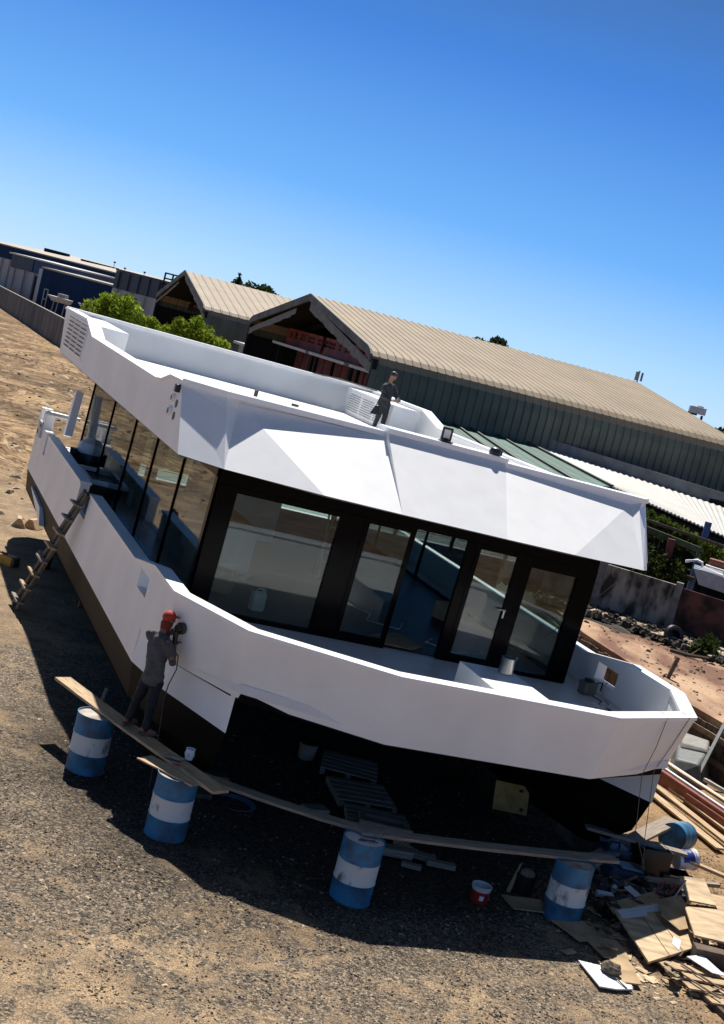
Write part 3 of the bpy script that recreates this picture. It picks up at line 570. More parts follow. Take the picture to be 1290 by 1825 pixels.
o = block('warehouse', 'beige low-roofed building between the blue warehouses', (-44, 205), (-33, 199.2), 8, 6.3, WW, FROOF, .2, slope=.7)
o = block('warehouse', 'slate blue building with white shutters below, left of the black gable', (-36.2, 168.1), (-27.6, 163.2), 10, 8.45, SLATE, SLATE, .05, low=6.35, low_m=WW)
b = MB(); b.hexa(*[[Vector((6.6, -3.95, z)), Vector((8.7, -5.1, z)), Vector((8.7, -4.95, z)), Vector((6.6, -3.8, z))] for z in (6.4, 8.4)]); b.build('blue_panel', DBLUE2, o)
o = thing('sign_frame', 'small dark lattice frame standing left of the farther shed roof', 'frame', (-26.6, 147.6, 0), -.4); b = MB()
for x in (0, 1.0, 2.0): b.box((x, 0, 4.7), (.14, .14, 9.4))
for z in (8.2, 8.8, 9.35): b.box((1, 0, z), (2.1, .1, .16))
b.build('lattice', SHEDD, o)
for k, (x, y, z) in enumerate(((-63.6, 292, 10.9), (-61, 291, 10.2), (-56.6, 290, 10.4))):
    o = thing('lamp_mast', ('thin lamp mast on the skyline, leftmost of three', 'thin lamp mast on the skyline, middle of three', 'thin lamp mast on the skyline, rightmost of three')[k], 'mast', (x, y, 0), 0, 'masts on the far left skyline')
    b = MB(); b.tube([(0, 0, 0), (0, 0, z)], .07, 5); b.build('pole', GREYM, o); b = MB(); b.box((0, 0, z), (.45, .3, .3)); b.build('lamp', SHEDD, o)
for k, (x, y) in enumerate(((-46.6, 186.6), (-41.6, 183.5))):
    o = thing('small_boat', ('small white boat on a rack before the blue warehouse, left one', 'small white boat on a rack before the blue warehouse, right one')[k], 'boat', (x, y, 0), -.35)
    b = MB(); b.hexa([(-1.2, -.4, 2.5), (1.4, -.4, 2.5), (1.4, .4, 2.5), (-1.2, .4, 2.5)], [(-1.9, -.7, 3.2), (1.5, -.8, 3.15), (1.5, .8, 3.15), (-1.9, .7, 3.2)]); b.build('hull', PALE, o, bevel=.08)
    b = MB(); b.box((.2, 0, 3.45), (1.2, .9, .5)); b.build('cabin', WW, o, bevel=.05)
    for q in (-.9, .9): b = MB(); [b.beam((q, w, 0), (q + .2, w, 2.6), .12, .12) for w in (-.5, .5)]; b.box((q + .18, 0, 2.5), (.1, 1.1, .1)); b.build('rack', GREYM, o)
# things on and behind the shed roof
o = thing('antenna_mast', 'small lattice antenna mast on the grey tank house over the shed ridge', 'antenna', (14.95, 88.7, 0)); b = MB(); b.box((0, 0, 4.4), (.3, .3, 8.8)); b.tube([(0, 0, 8.6), (0, 0, 10.0)], .05, 5); b.build('pole', GREYM, o)
b = MB(); [b.box((.22 * cos(a), .22 * sin(a), 9.65), (.12, .12, .55)) for a in (0, 2.1, 4.2)]; [b.box((.15 * cos(a), .15 * sin(a), 9.2), (.3, .05, .05)) for a in (0, 2.1, 4.2)]; b.build('panel_antenna', GREYM, o)
o = thing('tank_house', 'grey flat roofed rooftop block behind the shed ridge', 'building', (14.85, 90.7, 0)); b = MB(); b.box((0, 0, 4.3), (1.9, 1.5, 8.6)); b.build('wall', mat('block_grey', (.2, .21, .23), .8), o); b = MB(); b.box((0, 0, 8.75), (2.3, 1.9, .2)); b.build('roof', SHEDD, o)
o = thing('air_unit', 'white air conditioning unit on a stand over the right end of the shed roof', 'air unit', (17.75, 82.1, .55)); b = MB(); b.box((0, 0, 7.85), (.95, .5, .42)); b.box((.1, 0, 8.1), (.4, .3, .1)); b.build('casing', PAPER, o, bevel=.03); b = MB(); [b.box((q, 0, 3.8), (.08, .3, 7.6)) for q in (-.35, .35)]; b.box((-.25, 0, 7.6), (.5, .4, .12)); b.build('stand', SHEDD, o)

# ---------------------------------------------------------------- the houseboat
boat = bpy.data.objects.new('houseboat', None); COL.objects.link(boat); boat.matrix_world = BMAT
tag(boat, 'large angular white houseboat on the hard with tinted glass cabin, black underbody and fascia roof', 'houseboat')
def off(pts, t):
    """offset an open plan polyline to its right-hand (inboard) side with mitred corners"""
    r = []
    for i, p in enumerate(pts):
        ns = []
        for j in (i - 1, i):
            if 0 <= j < len(pts) - 1:
                d = Vector((pts[j + 1][0] - pts[j][0], pts[j + 1][1] - pts[j][1])).normalized(); ns.append(Vector((-d.y, d.x)))
        n = sum(ns, Vector((0, 0)));  n.normalize(); k = t / max(.3, n.dot(ns[0])); r.append((p[0] + n.x * k, p[1] + n.y * k))
    return r
DZ = 2.28
HB = {  # plan of the bulwark: port side (image left) round the bow to the other side
 'x': 4.42}
def shell(b, top, bot, t, zin, inner=None):
    pts = [(p[0], p[1]) for p in top]; inn = inner or off(pts, t); n = len(top); o = len(b.v)
    for i in range(n):
        b.v += [Vector(bot[i]), Vector(top[i]), Vector((inn[i][0], inn[i][1], top[i][2])), Vector((inn[i][0], inn[i][1], zin[i] if isinstance(zin, list) else zin))]
    for i in range(n - 1):
        a = o + 4 * i; c = a + 4
        for k in range(4): b.f.append((a + k, a + (k + 1) % 4, c + (k + 1) % 4, c + k))
    for a in (o, o + 4 * (n - 1)): b.f.append((a, a + 1, a + 2, a + 3))
def sweep(b, path, wo, wi, h0, h1):
    pts = [(p[0], p[1]) for p in path]; a = off(pts, -wo); c = off(pts, wi); o = len(b.v); n = len(path)
    for i in range(n):
        z = path[i][2]; b.v += [Vector((*a[i], z + h0)), Vector((*a[i], z + h1)), Vector((*c[i], z + h1)), Vector((*c[i], z + h0))]
    for i in range(n - 1):
        q = o + 4 * i; w = q + 4
        for k in range(4): b.f.append((q + k, q + (k + 1) % 4, w + (k + 1) % 4, w + k))
    for q in (o, o + 4 * (n - 1)): b.f.append((q, q + 1, q + 2, q + 3))
TH = .2
b = MB(); W = 4.42
# bow ring
bow_t = [(-W, 3.93, 3.02), (-W, 2.48, 3.02), (-3.68, .99, 3.02), (-1.745, .09, 3.02), (1.745, .09, 3.02), (3.68, .99, 3.02), (W, 2.48, 3.02), (W, 3.93, 3.02)]
bow_b = [(-W, 3.93, 2.06), (-4.30, 2.52, 2.06), (-3.54, 1.2, 2.06), (-1.65, .215, 2.06), (1.65, .215, 2.06), (3.54, 1.2, 2.06), (4.30, 2.52, 2.06), (W, 3.93, 2.06)]
shell(b, bow_t, bow_b, TH, DZ)
for s in (-1, 1):
    def side(pts, zb, zi):
        pts = pts if s < 0 else pts[::-1]
        top = [(s * W, y, z) for y, z in pts]; bot = [(s * W, y, q) for (y, z), q in zip(pts, [zb] * len(pts))]
        shell(b, top, bot, TH, zi, [(s * (W - TH), y) for y, z in pts])
    # rails fall from 3.07 to 2.825 between y 3.93 and 5.4; square opening y 4.15-4.87
    zt = lambda y: 3.02 - (min(max(y, 3.93), 5.4) - 3.93) / 1.47 * .249
    side([(4.15, zt(4.15)), (3.93, 3.02)], 1.53, DZ); side([(5.4, zt(5.4)), (4.87, zt(4.87))], 1.53, DZ)
    side([(4.87, 2.49), (4.15, 2.49)], 1.53, DZ); side([(4.87, zt(4.87)), (4.15, zt(4.15))], 2.80, 2.80)
    if s < 0:
        side([(10.65, 2.775), (5.4, 2.775)], 1.53, DZ); side([(12.04, DZ), (10.65, DZ)], 1.53, DZ - .02); side([(18.0, 2.765), (12.04, 2.765)], 1.53, DZ); side([(18.35, 2.27), (18.0, 2.27)], 1.53, 2.1); side([(20.35, 2.80), (18.35, 2.80)], 1.53, DZ)
    else:
        side([(20.35, 2.775), (5.4, 2.775)], 1.53, DZ)
b.box((0, 20.3, 1.93), (2 * W - .1, .15, .75))
b.build('bulwark', WHITE, boat)
b = MB()
sweep(b, [(-W, 10.65, 2.775), (-W, 5.4, 2.775), (-W, 3.93, 3.022)] + [(x, y, 3.022) for x, y, z in bow_t[1:-1]] + [(W, 3.93, 3.022), (W, 5.4, 2.775), (W, 20.35, 2.775)], .025, TH + .03, 0, .052)
sweep(b, [(-W, 18.0, 2.765), (-W, 12.04, 2.765)], .025, TH + .03, 0, .052)
b.build('rail_cap', WHITE_RAIL, boat)
# main deck with black underside, sole inside
dk = [(-W + .1, 20.2), (-W + .1, 2.55), (-3.55, 1.12), (-1.68, .24), (1.68, .24), (3.55, 1.12), (W - .1, 2.55), (W - .1, 20.2)]
b = MB(); b.prism(dk, 2.15, DZ); b.build('deck', DECK, boat)
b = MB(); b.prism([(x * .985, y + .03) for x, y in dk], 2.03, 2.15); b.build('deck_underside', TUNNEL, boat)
# two hulls
for s in (-1, 1):
    pl = [(s * x, y) for x, y in ((W, 20.35), (W, 3.92), (4.14, 2.71), (3.55, 1.2), (3.01 if s > 0 else 3.44, 2.03), (2.3 if s > 0 else 3.3, 4.0), (2.2, 20.35))]
    b = MB(); b.hexa([(x, y, 1.53) for x, y in pl], [(s * 3.3 + (x - s * 3.3) * .985, y + .02, 2.09) for x, y in pl]); b.build('hull_side', WHITE, boat)
    cx = s * 3.3; lo = [(cx + (x - cx) * .985, y + .02, 1.53) for x, y in pl]
    mid = [(cx + (x - cx) * .9, y + (.25 if y < 2 else .12), .95) for x, y in pl]; bt = [(cx + (x - cx) * .55, y + (.9 if y < 2 else .2), .42) for x, y in pl]
    b = MB(); b.hexa(mid, lo); b.hexa(bt, mid); b.build('hull_bottom', BLACKHULL, boat)
b = MB(); b.hexa([(-W - .02, 15.9, .95), (-W - .02, 18.4, 1.30), (-W + .35, 18.4, 1.30), (-W + .3, 15.9, .95)], [(-W - .02, 16.5, 1.27), (-W - .02, 18.7, 1.36), (-W + .3, 18.7, 1.36), (-W + .3, 16.5, 1.27)]); b.build('trim_panel', WHITE, boat)
# stern post and davit fitting
b = MB(); b.box((-W + .1, 19.4, 2.95), (.22, .5, .55)); b.box((-W + .1, 20.1, 3.0), (.3, .12, .45)); b.box((-W + .35, 18.9, 3.25), (.9, .10, .10)); b.box((-W + .35, 19.25, 3.2), (.8, .10, .10)); b.beam((-W + .55, 18.7, 2.8), (-W + .6, 18.9, 3.95), .20, .28, (0, 1, 0)); b.build('stern_bracket', WHITE_RAIL, boat, bevel=.02)
b = MB(); b.box((-W - .03, 19.6, 2.72), (.05, .62, .40)); b.build('bracket_plate', mat('plate_grey', (.5, .5, .52), .5), boat)
b = MB()
for q, z in ((19.45, 2.83), (19.75, 2.63)): b.tube([(-W - .07, q, z), (-W - .03, q, z)], .055, 10)
b.build('plate_hole', PLASTICB, boat)
# aft deck bench with dark hatch
b = MB()
for c, d in (((-3.5, 15.35, 2.62), (1.0, .12, .08)), ((-3.5, 13.55, 2.62), (1.0, .12, .08)), ((-3.98, 14.45, 2.62), (.1, 1.9, .08)), ((-3.05, 14.45, 2.62), (.14, 1.9, .08))): b.box(c, d)
b.box((-3.05, 14.4, 2.45), (.08, 2.0, .3)); b.build('bench_frame', WHITE_RAIL, boat)
b = MB(); b.box((-3.5, 14.45, 2.45), (.85, 1.75, .2)); b.build('hatch', PLASTICB, boat)

# cabin
CX = 3.57; FY = 4.78; ZT = 4.74
b = MB(); b.box((0, 11.6, DZ + .012), (2 * CX - .1, 13.4, .02)); b.build('cabin_floor', FLOOR, boat)
fr = MB(); fy = FY
def fb(x0, x1, z0, z1, d=.09, y=None): fr.box(((x0 + x1) / 2, (FY if y is None else y) + d / 2, (z0 + z1) / 2), (x1 - x0, d, z1 - z0))
fb(-CX, CX, 4.42, ZT, .12); fb(-CX, -.03, DZ, 2.36, .10); fb(1.0, CX, DZ, 2.36, .10)
fb(-CX, -3.24, 2.36, 4.42); fb(-1.42, -.98, 2.36, 4.42); fb(.97, 1.14, 2.30, 4.42); fb(2.04, 2.28, 2.36, 4.42); fb(3.23, CX + .02, 2.30, 4.42, .14)
fb(-3.24, -1.42, 4.32, 4.42); fb(2.28, 3.23, 4.22, 4.42)
fr.build('front_frame', FRAME, boat, bevel=.006)
def pane(x0, x1, z0, z1, y, name='window_pane', m=GLASS):
    b = MB(); b.box(((x0 + x1) / 2, y, (z0 + z1) / 2), (x1 - x0, .012, z1 - z0)); return b.build(name, m, boat)
pane(-3.24, -1.42, 2.36, 4.32, FY + .05); pane(2.28, 3.23, 2.36, 4.22, FY + .05)
def door(x0, x1, y, handle):
    b = MB(); w = .09
    for c, d in ((((x0 + x1) / 2, y, 2.37), (x1 - x0, .05, .14)), (((x0 + x1) / 2, y, 4.38), (x1 - x0, .05, .09)), ((x0 + w / 2, y, 3.37), (w, .05, 1.95)), ((x1 - w / 2, y, 3.37), (w, .05, 1.95))): b.box(c, d)
    o = b.build('door', FRAME, boat, bevel=.005)
    g = MB(); g.box(((x0 + x1) / 2, y, 3.38), (x1 - x0 - 2 * w, .01, 1.92)); g.build('door_glass', GLASSDOOR if handle else GLASS, o)
    if handle:
        h = MB(); h.tube([(x1 - .05, y - .03, 3.38), (x1 - .05, y - .08, 3.38), (x1 - .19, y - .08, 3.38)], .014, 8); h.box((x1 - .045, y - .03, 3.3), (.03, .012, .14)); h.build('handle', STEEL, o)
    return o
door(-.98, -.03, FY + .02, False); door(1.14, 2.04, FY + .02, True)
# side glazing with mullions
mys = [FY + .1, 7.4, 9.85, 12.25, 15.1, 18.3]
for s in (-1, 1):
    b = MB()
    b.box((s * CX, (FY + 18.3) / 2 + .06, ZT - .12), (.10, 18.3 - FY - .12, .24)); b.box((s * CX, (FY + 18.3) / 2 + .06, DZ + .04), (.10, 18.3 - FY - .12, .08))
    for k, y in enumerate(mys): b.box((s * CX, y + (.07 if k == 0 else 0), 3.43), (.06, .14 if k == 0 else .045, 2.2))
    b.build('side_frame', FRAME, boat)
    for y0, y1 in zip(mys, mys[1:]):
        b = MB(); b.box((s * CX, (y0 + y1) / 2, 3.43), (.012, y1 - y0 - .02, 2.2)); b.build('window_pane', GLASS, boat)
b = MB()
for x in (-3.5, -1.75, 0, 1.75, 3.5): b.box((x, 18.3, 3.5), (.09, .08, 2.4))
b.box((0, 18.3, 4.6), (7, .09, .25)); b.build('aft_frame', FRAME, boat)
for x in (-2.62, -.87, .87, 2.62): pane(x - .83, x + .83, 2.34, 4.48, 18.3)
b = MB(); b.box((-2.9, 17.0, 3.4), (1.2, .5, 2.2)); b.box((-1.05, 14.8, 3.5), (.12, 2.2, 2.4)); b.build('inner_wall', mat('partition_grey', (.10, .10, .10), .5), boat)
IW = mat('cabinet_white', (.62, .63, .63), .4, var=.04)
b = MB(); b.box((-2.1, 9.2, 2.76), (.8, 2.4, .92)); b.box((-1.0, 12.6, 3.2), (2.2, .12, 1.8)); b.build('cabinet', IW, boat, bevel=.01)
b = MB(); b.box((-2.1, 9.2, 3.24), (.88, 2.5, .04)); b.build('counter', mat('counter_grey', (.3, .3, .3), .3), boat)
b = MB(); b.box((-3.0, 15.9, 3.5), (.5, .5, 2.2)); b.box((-2.9, 12.5, 3.5), (.14, .14, 2.4)); b.build('column', STEEL, boat)
# bow locker on the deck
b = MB(); b.box((1.0, 2.05, 2.515), (.94, 1.92, .47)); b.build('bow_locker', WHITE_RAIL, boat, bevel=.012)

# roof: fascia shell, front plates, deck
RX = 4.47; ZB = 4.775
b = MB()
def roofside(s):
    pr = [(20.2, 5.84), (16.19, 5.86), (14.85, 5.56), (7.17, 5.58), (6.7, 5.62), (6.1, 5.76), (5.2 if s < 0 else 5.36, 5.78)]
    yb = [19.5, 16.0, 14.6, 7.17, 6.6, 5.6, 4.29 if s < 0 else 4.7]
    t = [(s * RX, y, z) for y, z in pr]; bt = [(s * RX, y, ZB) for y in yb]; inn = [(s * (RX - .24), y) for y, z in pr]
    if s > 0: t, bt, inn = t[::-1], bt[::-1], inn[::-1]
    shell(b, t, bt, .24, 5.0, inn)
    c = MB(); q = [(s * RX, y, z) for y, z in pr]
    if s > 0: q = q[::-1]
    sweep(c, q, .035, .27, 0, .055); return c
caps = [roofside(-1), roofside(1)]
# stern parapet
b.hexa([(-RX + .03, 19.55, ZB), (RX - .03, 19.55, ZB), (RX - .03, 19.7, ZB), (-RX + .03, 19.7, ZB)], [(-RX + .03, 20.0, 5.86), (RX - .03, 20.0, 5.86), (RX - .03, 20.2, 5.86), (-RX + .03, 20.2, 5.86)])
b.build('roof_fascia', WHITE, boat)
c = MB()
for q in caps: c.add(q.v, q.f)
c.box((0, 20.1, 5.89), (2 * RX, .30, .06)); c.build('roof_rail', WHITE_RAIL, boat)
# front plates
b = MB()
FZ = 5.78
PX = {-1: dict(NT=(-3.81, 4.86), A1=(-3.79, 4.72, 5.585), AL=(-3.53, 5.05, 5.72), SX=-.97, KY=5.2), 1: dict(NT=(4.22, 5.08), A1=(4.10, 4.92, 5.67), AL=(3.97, 5.05, 5.70), SX=1.28, KY=5.36)}
for s in (-1, 1):
    q = PX[s]; K2 = (s * RX, q['KY'], FZ); CH = (s * RX, 4.29 if s < 0 else 4.66, ZB if s < 0 else 4.655); NO = (-3.777, 4.0, ZB - .024) if s < 0 else (3.87, 3.85, ZB - .03); NT = (*q['NT'], FZ); A1 = q['A1']; AL = q['AL']; FL = (s * 2.27, 3.50, ZB); SB = (s * .95, 3.44, ZB); SM = (q['SX'], 5.03, FZ); SC = (q['SX'], 4.93, 5.86)
    b.poly(K2, CH, NO, A1); b.poly(K2, A1, NT); b.poly(NT, A1, AL); b.poly(AL, NO, FL); b.poly(AL, A1, NO); b.poly(AL, FL, SB, SM); b.poly(NT, AL, SM, (q['SX'], 5.10, FZ))
    b.poly(SM, SB, SC); b.poly(SM, SC, (q['SX'], 5.2, 5.86), (q['SX'], 5.2, 5.5))
b.poly((-.97, 4.93, 5.86), (-.95, 3.44, ZB), (.95, 3.44, ZB), (1.28, 4.93, 5.86))
b.build('front_fascia', WHITE_RAIL, boat)
c = MB()
sweep(c, [(-RX, 5.2, FZ), (-3.81, 4.86, FZ), (-.99, 5.07, FZ)], .045, .34, 0, .085); sweep(c, [(1.30, 5.07, FZ), (4.22, 5.08, FZ), (RX, 5.36, FZ)], .045, .34, 0, .085)
c.hexa(*[[(-.98, 4.88, z), (1.29, 4.88, z), (1.29, 5.42, z), (-.98, 5.42, z)] for z in (5.86, 5.945)])
c.build('front_rail', WHITE_RAIL, boat)
b = MB(); b.prism([(-4.2, 19.9), (-4.2, 5.7), (-3.8, 5.5), (3.8, 5.5), (4.2, 5.8), (4.2, 19.9)], 5.0, 5.1)
b.build('roof_deck', WHITE, boat)
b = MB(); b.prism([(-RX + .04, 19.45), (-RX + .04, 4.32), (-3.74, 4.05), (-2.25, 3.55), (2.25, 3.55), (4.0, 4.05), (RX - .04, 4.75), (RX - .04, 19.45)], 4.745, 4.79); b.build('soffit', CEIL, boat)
# exhaust boxes at the roof quarters with louvres
for s in (-1, 1):
    b = MB(); b.box((s * 3.86, 18.05, 5.455), (.78, 3.7, .72)); b.build('exhaust_box', WHITE_RAIL, boat)
LOUV = mat('louvre_shadow', (.64, .64, .65), .6)
def louvre(x, y0, y1, z0, z1, s, cols=3, rows=8, sk=.045):
    f = MB()
    f.hexa(*[[(x, y0 - .05, z), (x, y1 + .05, z), (x + s * .015, y1 + .05, z), (x + s * .015, y0 - .05, z)] for z in (z0 - .04, z1 + .04)])
    o = f.build('louvre_panel', WHITE, boat)
    b = MB(); cw = (y1 - y0) / cols
    for i in range(cols):
        for j in range(rows):
            a = y0 + cw * i + .04; e = a + cw - .08; zz = z0 + (z1 - z0) * j / rows; h = (z1 - z0) / rows * .66; q = x + s * .015
            b.add([(q, a, zz), (q, e, zz), (q + s * sk, a + .03, zz + h), (q + s * sk, e - .03, zz + h), (q, a, zz + h), (q, e, zz + h)], [(0, 1, 3, 2), (0, 2, 4), (1, 5, 3)])
    b.build('slat', WHITE_RAIL, o, recalc=False)
    b = MB()
    for i in range(cols):
        for j in range(rows):
            a = y0 + cw * i + .05; e = a + cw - .1; zz = z0 + (z1 - z0) * j / rows; h = (z1 - z0) / rows * .66; q = x + s * .019; b.add([(q, a, zz + h * .7), (q, e, zz + h * .7), (q, e - .04, zz + h * 1.25), (q, a + .04, zz + h * 1.25)], [(0, 1, 2, 3)])
    b.build('slot', PLASTICB if s < 0 and x < 0 else LOUV, o)
louvre(-RX, 15.85, 19.05, 4.97, 5.78, -1); louvre(3.47, 16.4, 19.6, 5.2, 5.74, -1, 3, 9)
# exhaust stubs and fittings on the fascia
b = MB()
for y, z in ((5.42, 5.52), (5.46, 5.33)): b.lathe([(.075, 0), (.085, .10), (.06, .10), (.05, .02)], n=16)
ex = MB()
for y, z, r in ((5.50, 5.50, .07), (5.52, 5.28, .085)): ex.tube([(-RX + .02, y, z), (-RX - .05, y, z)], r, 16)
ex.build('exhaust_stub', WHITE_RAIL, boat, smooth=True)
ex = MB()
for y, z, r in ((5.50, 5.50, .045), (5.52, 5.28, .055)): ex.tube([(-RX - .048, y, z), (-RX - .054, y, z)], r, 16)
for y, z, r in ((5.24, 5.44, .065), (5.22, 5.24, .065)): ex.tube([(-RX - .004, y, z), (-RX - .012, y, z)], r, 16)
ex.build('exhaust_hole', PLASTICB, boat)
ex = MB(); ex.box((-RX - .04, 5.30, 5.68), (.08, .12, .13)); ex.build('side_lamp', PLASTICB, boat, bevel=.015)
BRASS = mat('brass', (.09, .08, .065), .35, .6)
for c, d in (((-3.96, 7.9, 5.66), (.1, .14, .05)), ((-3.2, 5.42, 5.91), (.06, .06, .11)), ((-4.2, 6.3, 5.70), (.10, .12, .06)), ((-2.5, 5.43, 5.88), (.12, .06, .045))): ex = MB(); ex.box(c, d); ex.build('deck_fitting', BRASS, boat, bevel=.01)

# ---------------------------------------------------------------- things on the boat
def onboat(name, label, cat, p, rz=0.0, group=None): return thing(name, label, cat, BW(p), BYAW * -1 + rz if False else -atan2(-BR[0][1], BR[0][0]) + rz, group)
o = onboat('steel_pot', 'steel pot with spout standing on the white bow locker', 'pot', (1.22, 2.72, 2.752))
b = MB(); b.lathe([(.11, 0), (.125, .02), (.115, .26), (.125, .28), (.10, .28), (.10, .05)], n=24); b.build('body', STEEL, o, smooth=True)
b = MB(); b.tube([(.115, 0, .27), (.15, 0, .285), (.155, .01, .275)], [.03, .02, .012], 8); b.build('spout', STEEL, o, smooth=True)
o = onboat('wet_vacuum', 'small dark grey power tool box in the far bow deck corner', 'tool', (3.82, 4.35, DZ + .002), .25)
b = MB(); b.box((0, 0, .13), (.30, .22, .24)); b.build('casing', mat('tool_grey', (.10, .095, .085), .5), o, bevel=.03); b = MB(); b.lathe([(.09, .25), (.10, .28), (.06, .30)], n=16); b.build('lid', PLASTICB, o); b = MB(); b.tube([(.1, -.1, .25), (.2, -.14, .28), (.22, -.12, .12)], .015, 6); b.build('handle', PLASTICB, o)
def cable(name, pts, r, m, label, cat='cable'):
    o = MB().tube(pts, r, 6).build(name, m, smooth=True); return tag(o, label, cat)
CAB = mat('cable_grey', (.06, .06, .06), .6); CABW = mat('cable_white', (.5, .5, .5), .6)
cable('cable', [BW(p) for p in ((4.28, 4.5, 2.52), (4.16, 4.42, 2.45), (4.12, 4.25, 2.32), (4.02, 3.85, 2.295), (3.8, 3.6, 2.295), (3.6, 3.75, 2.295))], .014, CABW, 'pale grey cable coming through the square bulwark opening to the deck')
cable('cable', [BW(p) for p in ((3.9, 4.25, 2.3), (3.95, 4.0, 2.292), (3.75, 3.75, 2.292), (3.85, 3.5, 2.292), (3.6, 3.3, 2.292), (3.5, 3.45, 2.292))], .012, CAB, 'dark cable lying on the deck from the power tool box')
o = onboat('floodlight', 'black square floodlight standing on the middle of the roof front', 'floodlight', (.12, 5.05, 5.947)); o.scale = (.72,) * 3
b = MB()
for c, d in (((0, 0, .33), (.26, .05, .05)), ((0, 0, .06), (.26, .05, .05)), ((-.115, 0, .19), (.04, .05, .30)), ((.115, 0, .19), (.04, .05, .30))): b.box(c, d)
b.build('frame', PLASTICB, o); b = MB(); b.box((0, 0, .195), (.2, .012, .24)); b.build('lens', mat('lens_pale', (.75, .75, .75), .2), o); b = MB(); b.box((0, -.03, .015), (.34, .16, .03)); b.lathe([(.07, .03), (.05, .08), (.02, .1)], c=(0, -.04, 0), n=12); b.build('base', PLASTICB, o)
o = onboat('dome_light', 'black dome shaped lamp lying on the roof front near its right step', 'lamp', (1.06, 5.0, 5.947)); o.scale = (.8,) * 3; b = MB(); b.lathe([(.13, 0), (.135, .08), (.11, .15), (.05, .18)], n=20); b.build('housing', PLASTICB, o, smooth=True); b = MB(); b.box((.1, .03, .07), (.12, .18, .12)); b.build('base', PLASTICB, o, bevel=.02)
o = onboat('outboard_cowl', 'grey and black rounded engine cowl showing above the aft bulwark', 'engine', (-3.55, 16.6, DZ), .3)
b = MB(); b.lathe([(.30, .05), (.33, .3), (.30, .52)], n=24); b.box((-.3, .2, .42), (.2, .25, .3)); b.build('lower_cowl', PLASTICB, o, smooth=True); b = MB(); b.lathe([(.33, .53), (.35, .62), (.30, .78), (.16, .88), (.02, .9)], n=24); b.build('upper_cowl', mat('cowl_grey', (.5, .5, .51), .35), o, smooth=True)
o = onboat('jerrycan', 'white plastic jerrycan standing inside the large front window', 'jerrycan', (-2.15, 5.6, DZ + .03), .2); b = MB(); b.box((0, 0, .17), (.26, .18, .34)); b.build('body', PAPER, o, bevel=.04); b = MB(); b.tube([(-.07, 0, .33), (-.05, 0, .40), (.06, 0, .40), (.07, 0, .34)], .02, 6); b.tube([(.1, 0, .33), (.1, 0, .39)], .025, 8); b.build('handle', PAPER, o)
b = MB(); b.poly(*[BW(p) for p in ((-.05, 5.0, 2.31), (.6, 4.95, 2.315), (.95, 5.35, 2.312), (.7, 6.0, 2.32), (.2, 5.7, 2.31), (-.1, 5.4, 2.31))]); o = b.build('cardboard_sheet', CARD); tag(o, 'torn cardboard sheet on the dark cabin floor in the open doorway', 'cardboard'); o.modifiers.new('th', 'SOLIDIFY').thickness = .01
for k, pts in enumerate((((.2, 8, 2.31), (.6, 7.2, 2.31), (.3, 6.6, 2.31), (.9, 6.4, 2.31), (1.2, 7, 2.31)), ((1.5, 6.2, 2.31), (1.2, 5.8, 2.31), (1.6, 5.4, 2.31), (2.3, 5.7, 2.31), (2.6, 6.6, 2.31)))):
    cable('hose', [BW(p) for p in pts], .02, CABW, ('pale hose coiled deep inside the cabin floor', 'pale hose on the cabin floor behind the hinged glass door')[k], 'hose')
cable('cable', [BW(p) for p in ((4.1, 19.3, 5.94), (3.2, 20.0, 5.96), (2.6, 20.05, 5.93), (2.4, 20.0, 5.93))], .018, CAB, 'black cable laid over the stern parapet top beside the roof worker')
# cords hanging over the bow rail
cable('rope', [BW(p) for p in ((2.95, .85, 3.08), (2.9, .60, 3.07), (2.88, .62, 2.6), (2.86, .72, 2.1), (2.9, .5, 1.3), (2.95, .1, .9))], .006, mat('cord', (.16, .12, .09), .8), 'thin brown cord over the bow rail, left one of the pair', 'cord')
cable('rope', [BW(p) for p in ((3.5, 1.1, 3.08), (3.48, .86, 3.07), (3.4, .95, 2.6), (3.25, 1.0, 2.1), (3.1, .5, 1.2), (2.95, .1, .85))], .006, MATS['cord'], 'thin brown cord over the bow rail, right one nearest the corner', 'cord')
cable('rope', [BW((3.72, 3.9, 4.75)), BW((3.9, 6.2, 2.9)), BW((4.6, 8, 2.2))], .008, MATS['cord'], 'thin cord running down from the right end of the roof fascia', 'cord')

# ---------------------------------------------------------------- drums, scaffold planks
def NEAR(p): return C0 + 0.98 * (Vector(p) - C0)
def drum(label, loc, rz, group='blue drums carrying the scaffold planks', lid=DRUMTOP, mid=DRUMWHITE):
    o = thing('steel_drum', label, 'drum', loc, rz, group)
    R = .2865; H = .88
    def band(z0, z1, bottom=False, top=False):
        b = MB(); pr = []
        if bottom: pr += [(R * .93, z0), (R * 1.01, z0), (R * 1.015, z0 + .012), (R, z0 + .03)]
        else: pr += [(R + .0005, z0)]
        for z in (.295, .585):
            if z0 - .02 < z < z1 + .02: pr += [(R, z - .025), (R * 1.025, z - .008), (R * 1.025, z + .008), (R, z + .025)]
        pr = [p for p in pr if z0 - 1e-6 <= p[1] <= z1 + 1e-6]
        if top: pr += [(R, z1 - .03), (R * 1.015, z1 - .012), (R * 1.015, z1), (R * .97, z1), (R * .955, z1 - .022)]
        else: pr += [(R + .0005, z1)]
        b.lathe(pr, n=40, cap=False); return b
    band(0, .295, bottom=True).build('lower_band', BLUE, o, smooth=True); band(.295, .585)  .build('middle_band', mid, o, smooth=True); band(.585, H, top=True).build('upper_band', BLUE, o, smooth=True)
    b = MB(); b.lathe([(.001, H - .022), (R * .955, H - .022)], n=40, cap=False); b.lathe([(.035, H - .022), (.035, H - .008), (.001, H - .008)], c=(.18, 0, 0), n=12, cap=False); b.build('lid', lid, o)
    return o
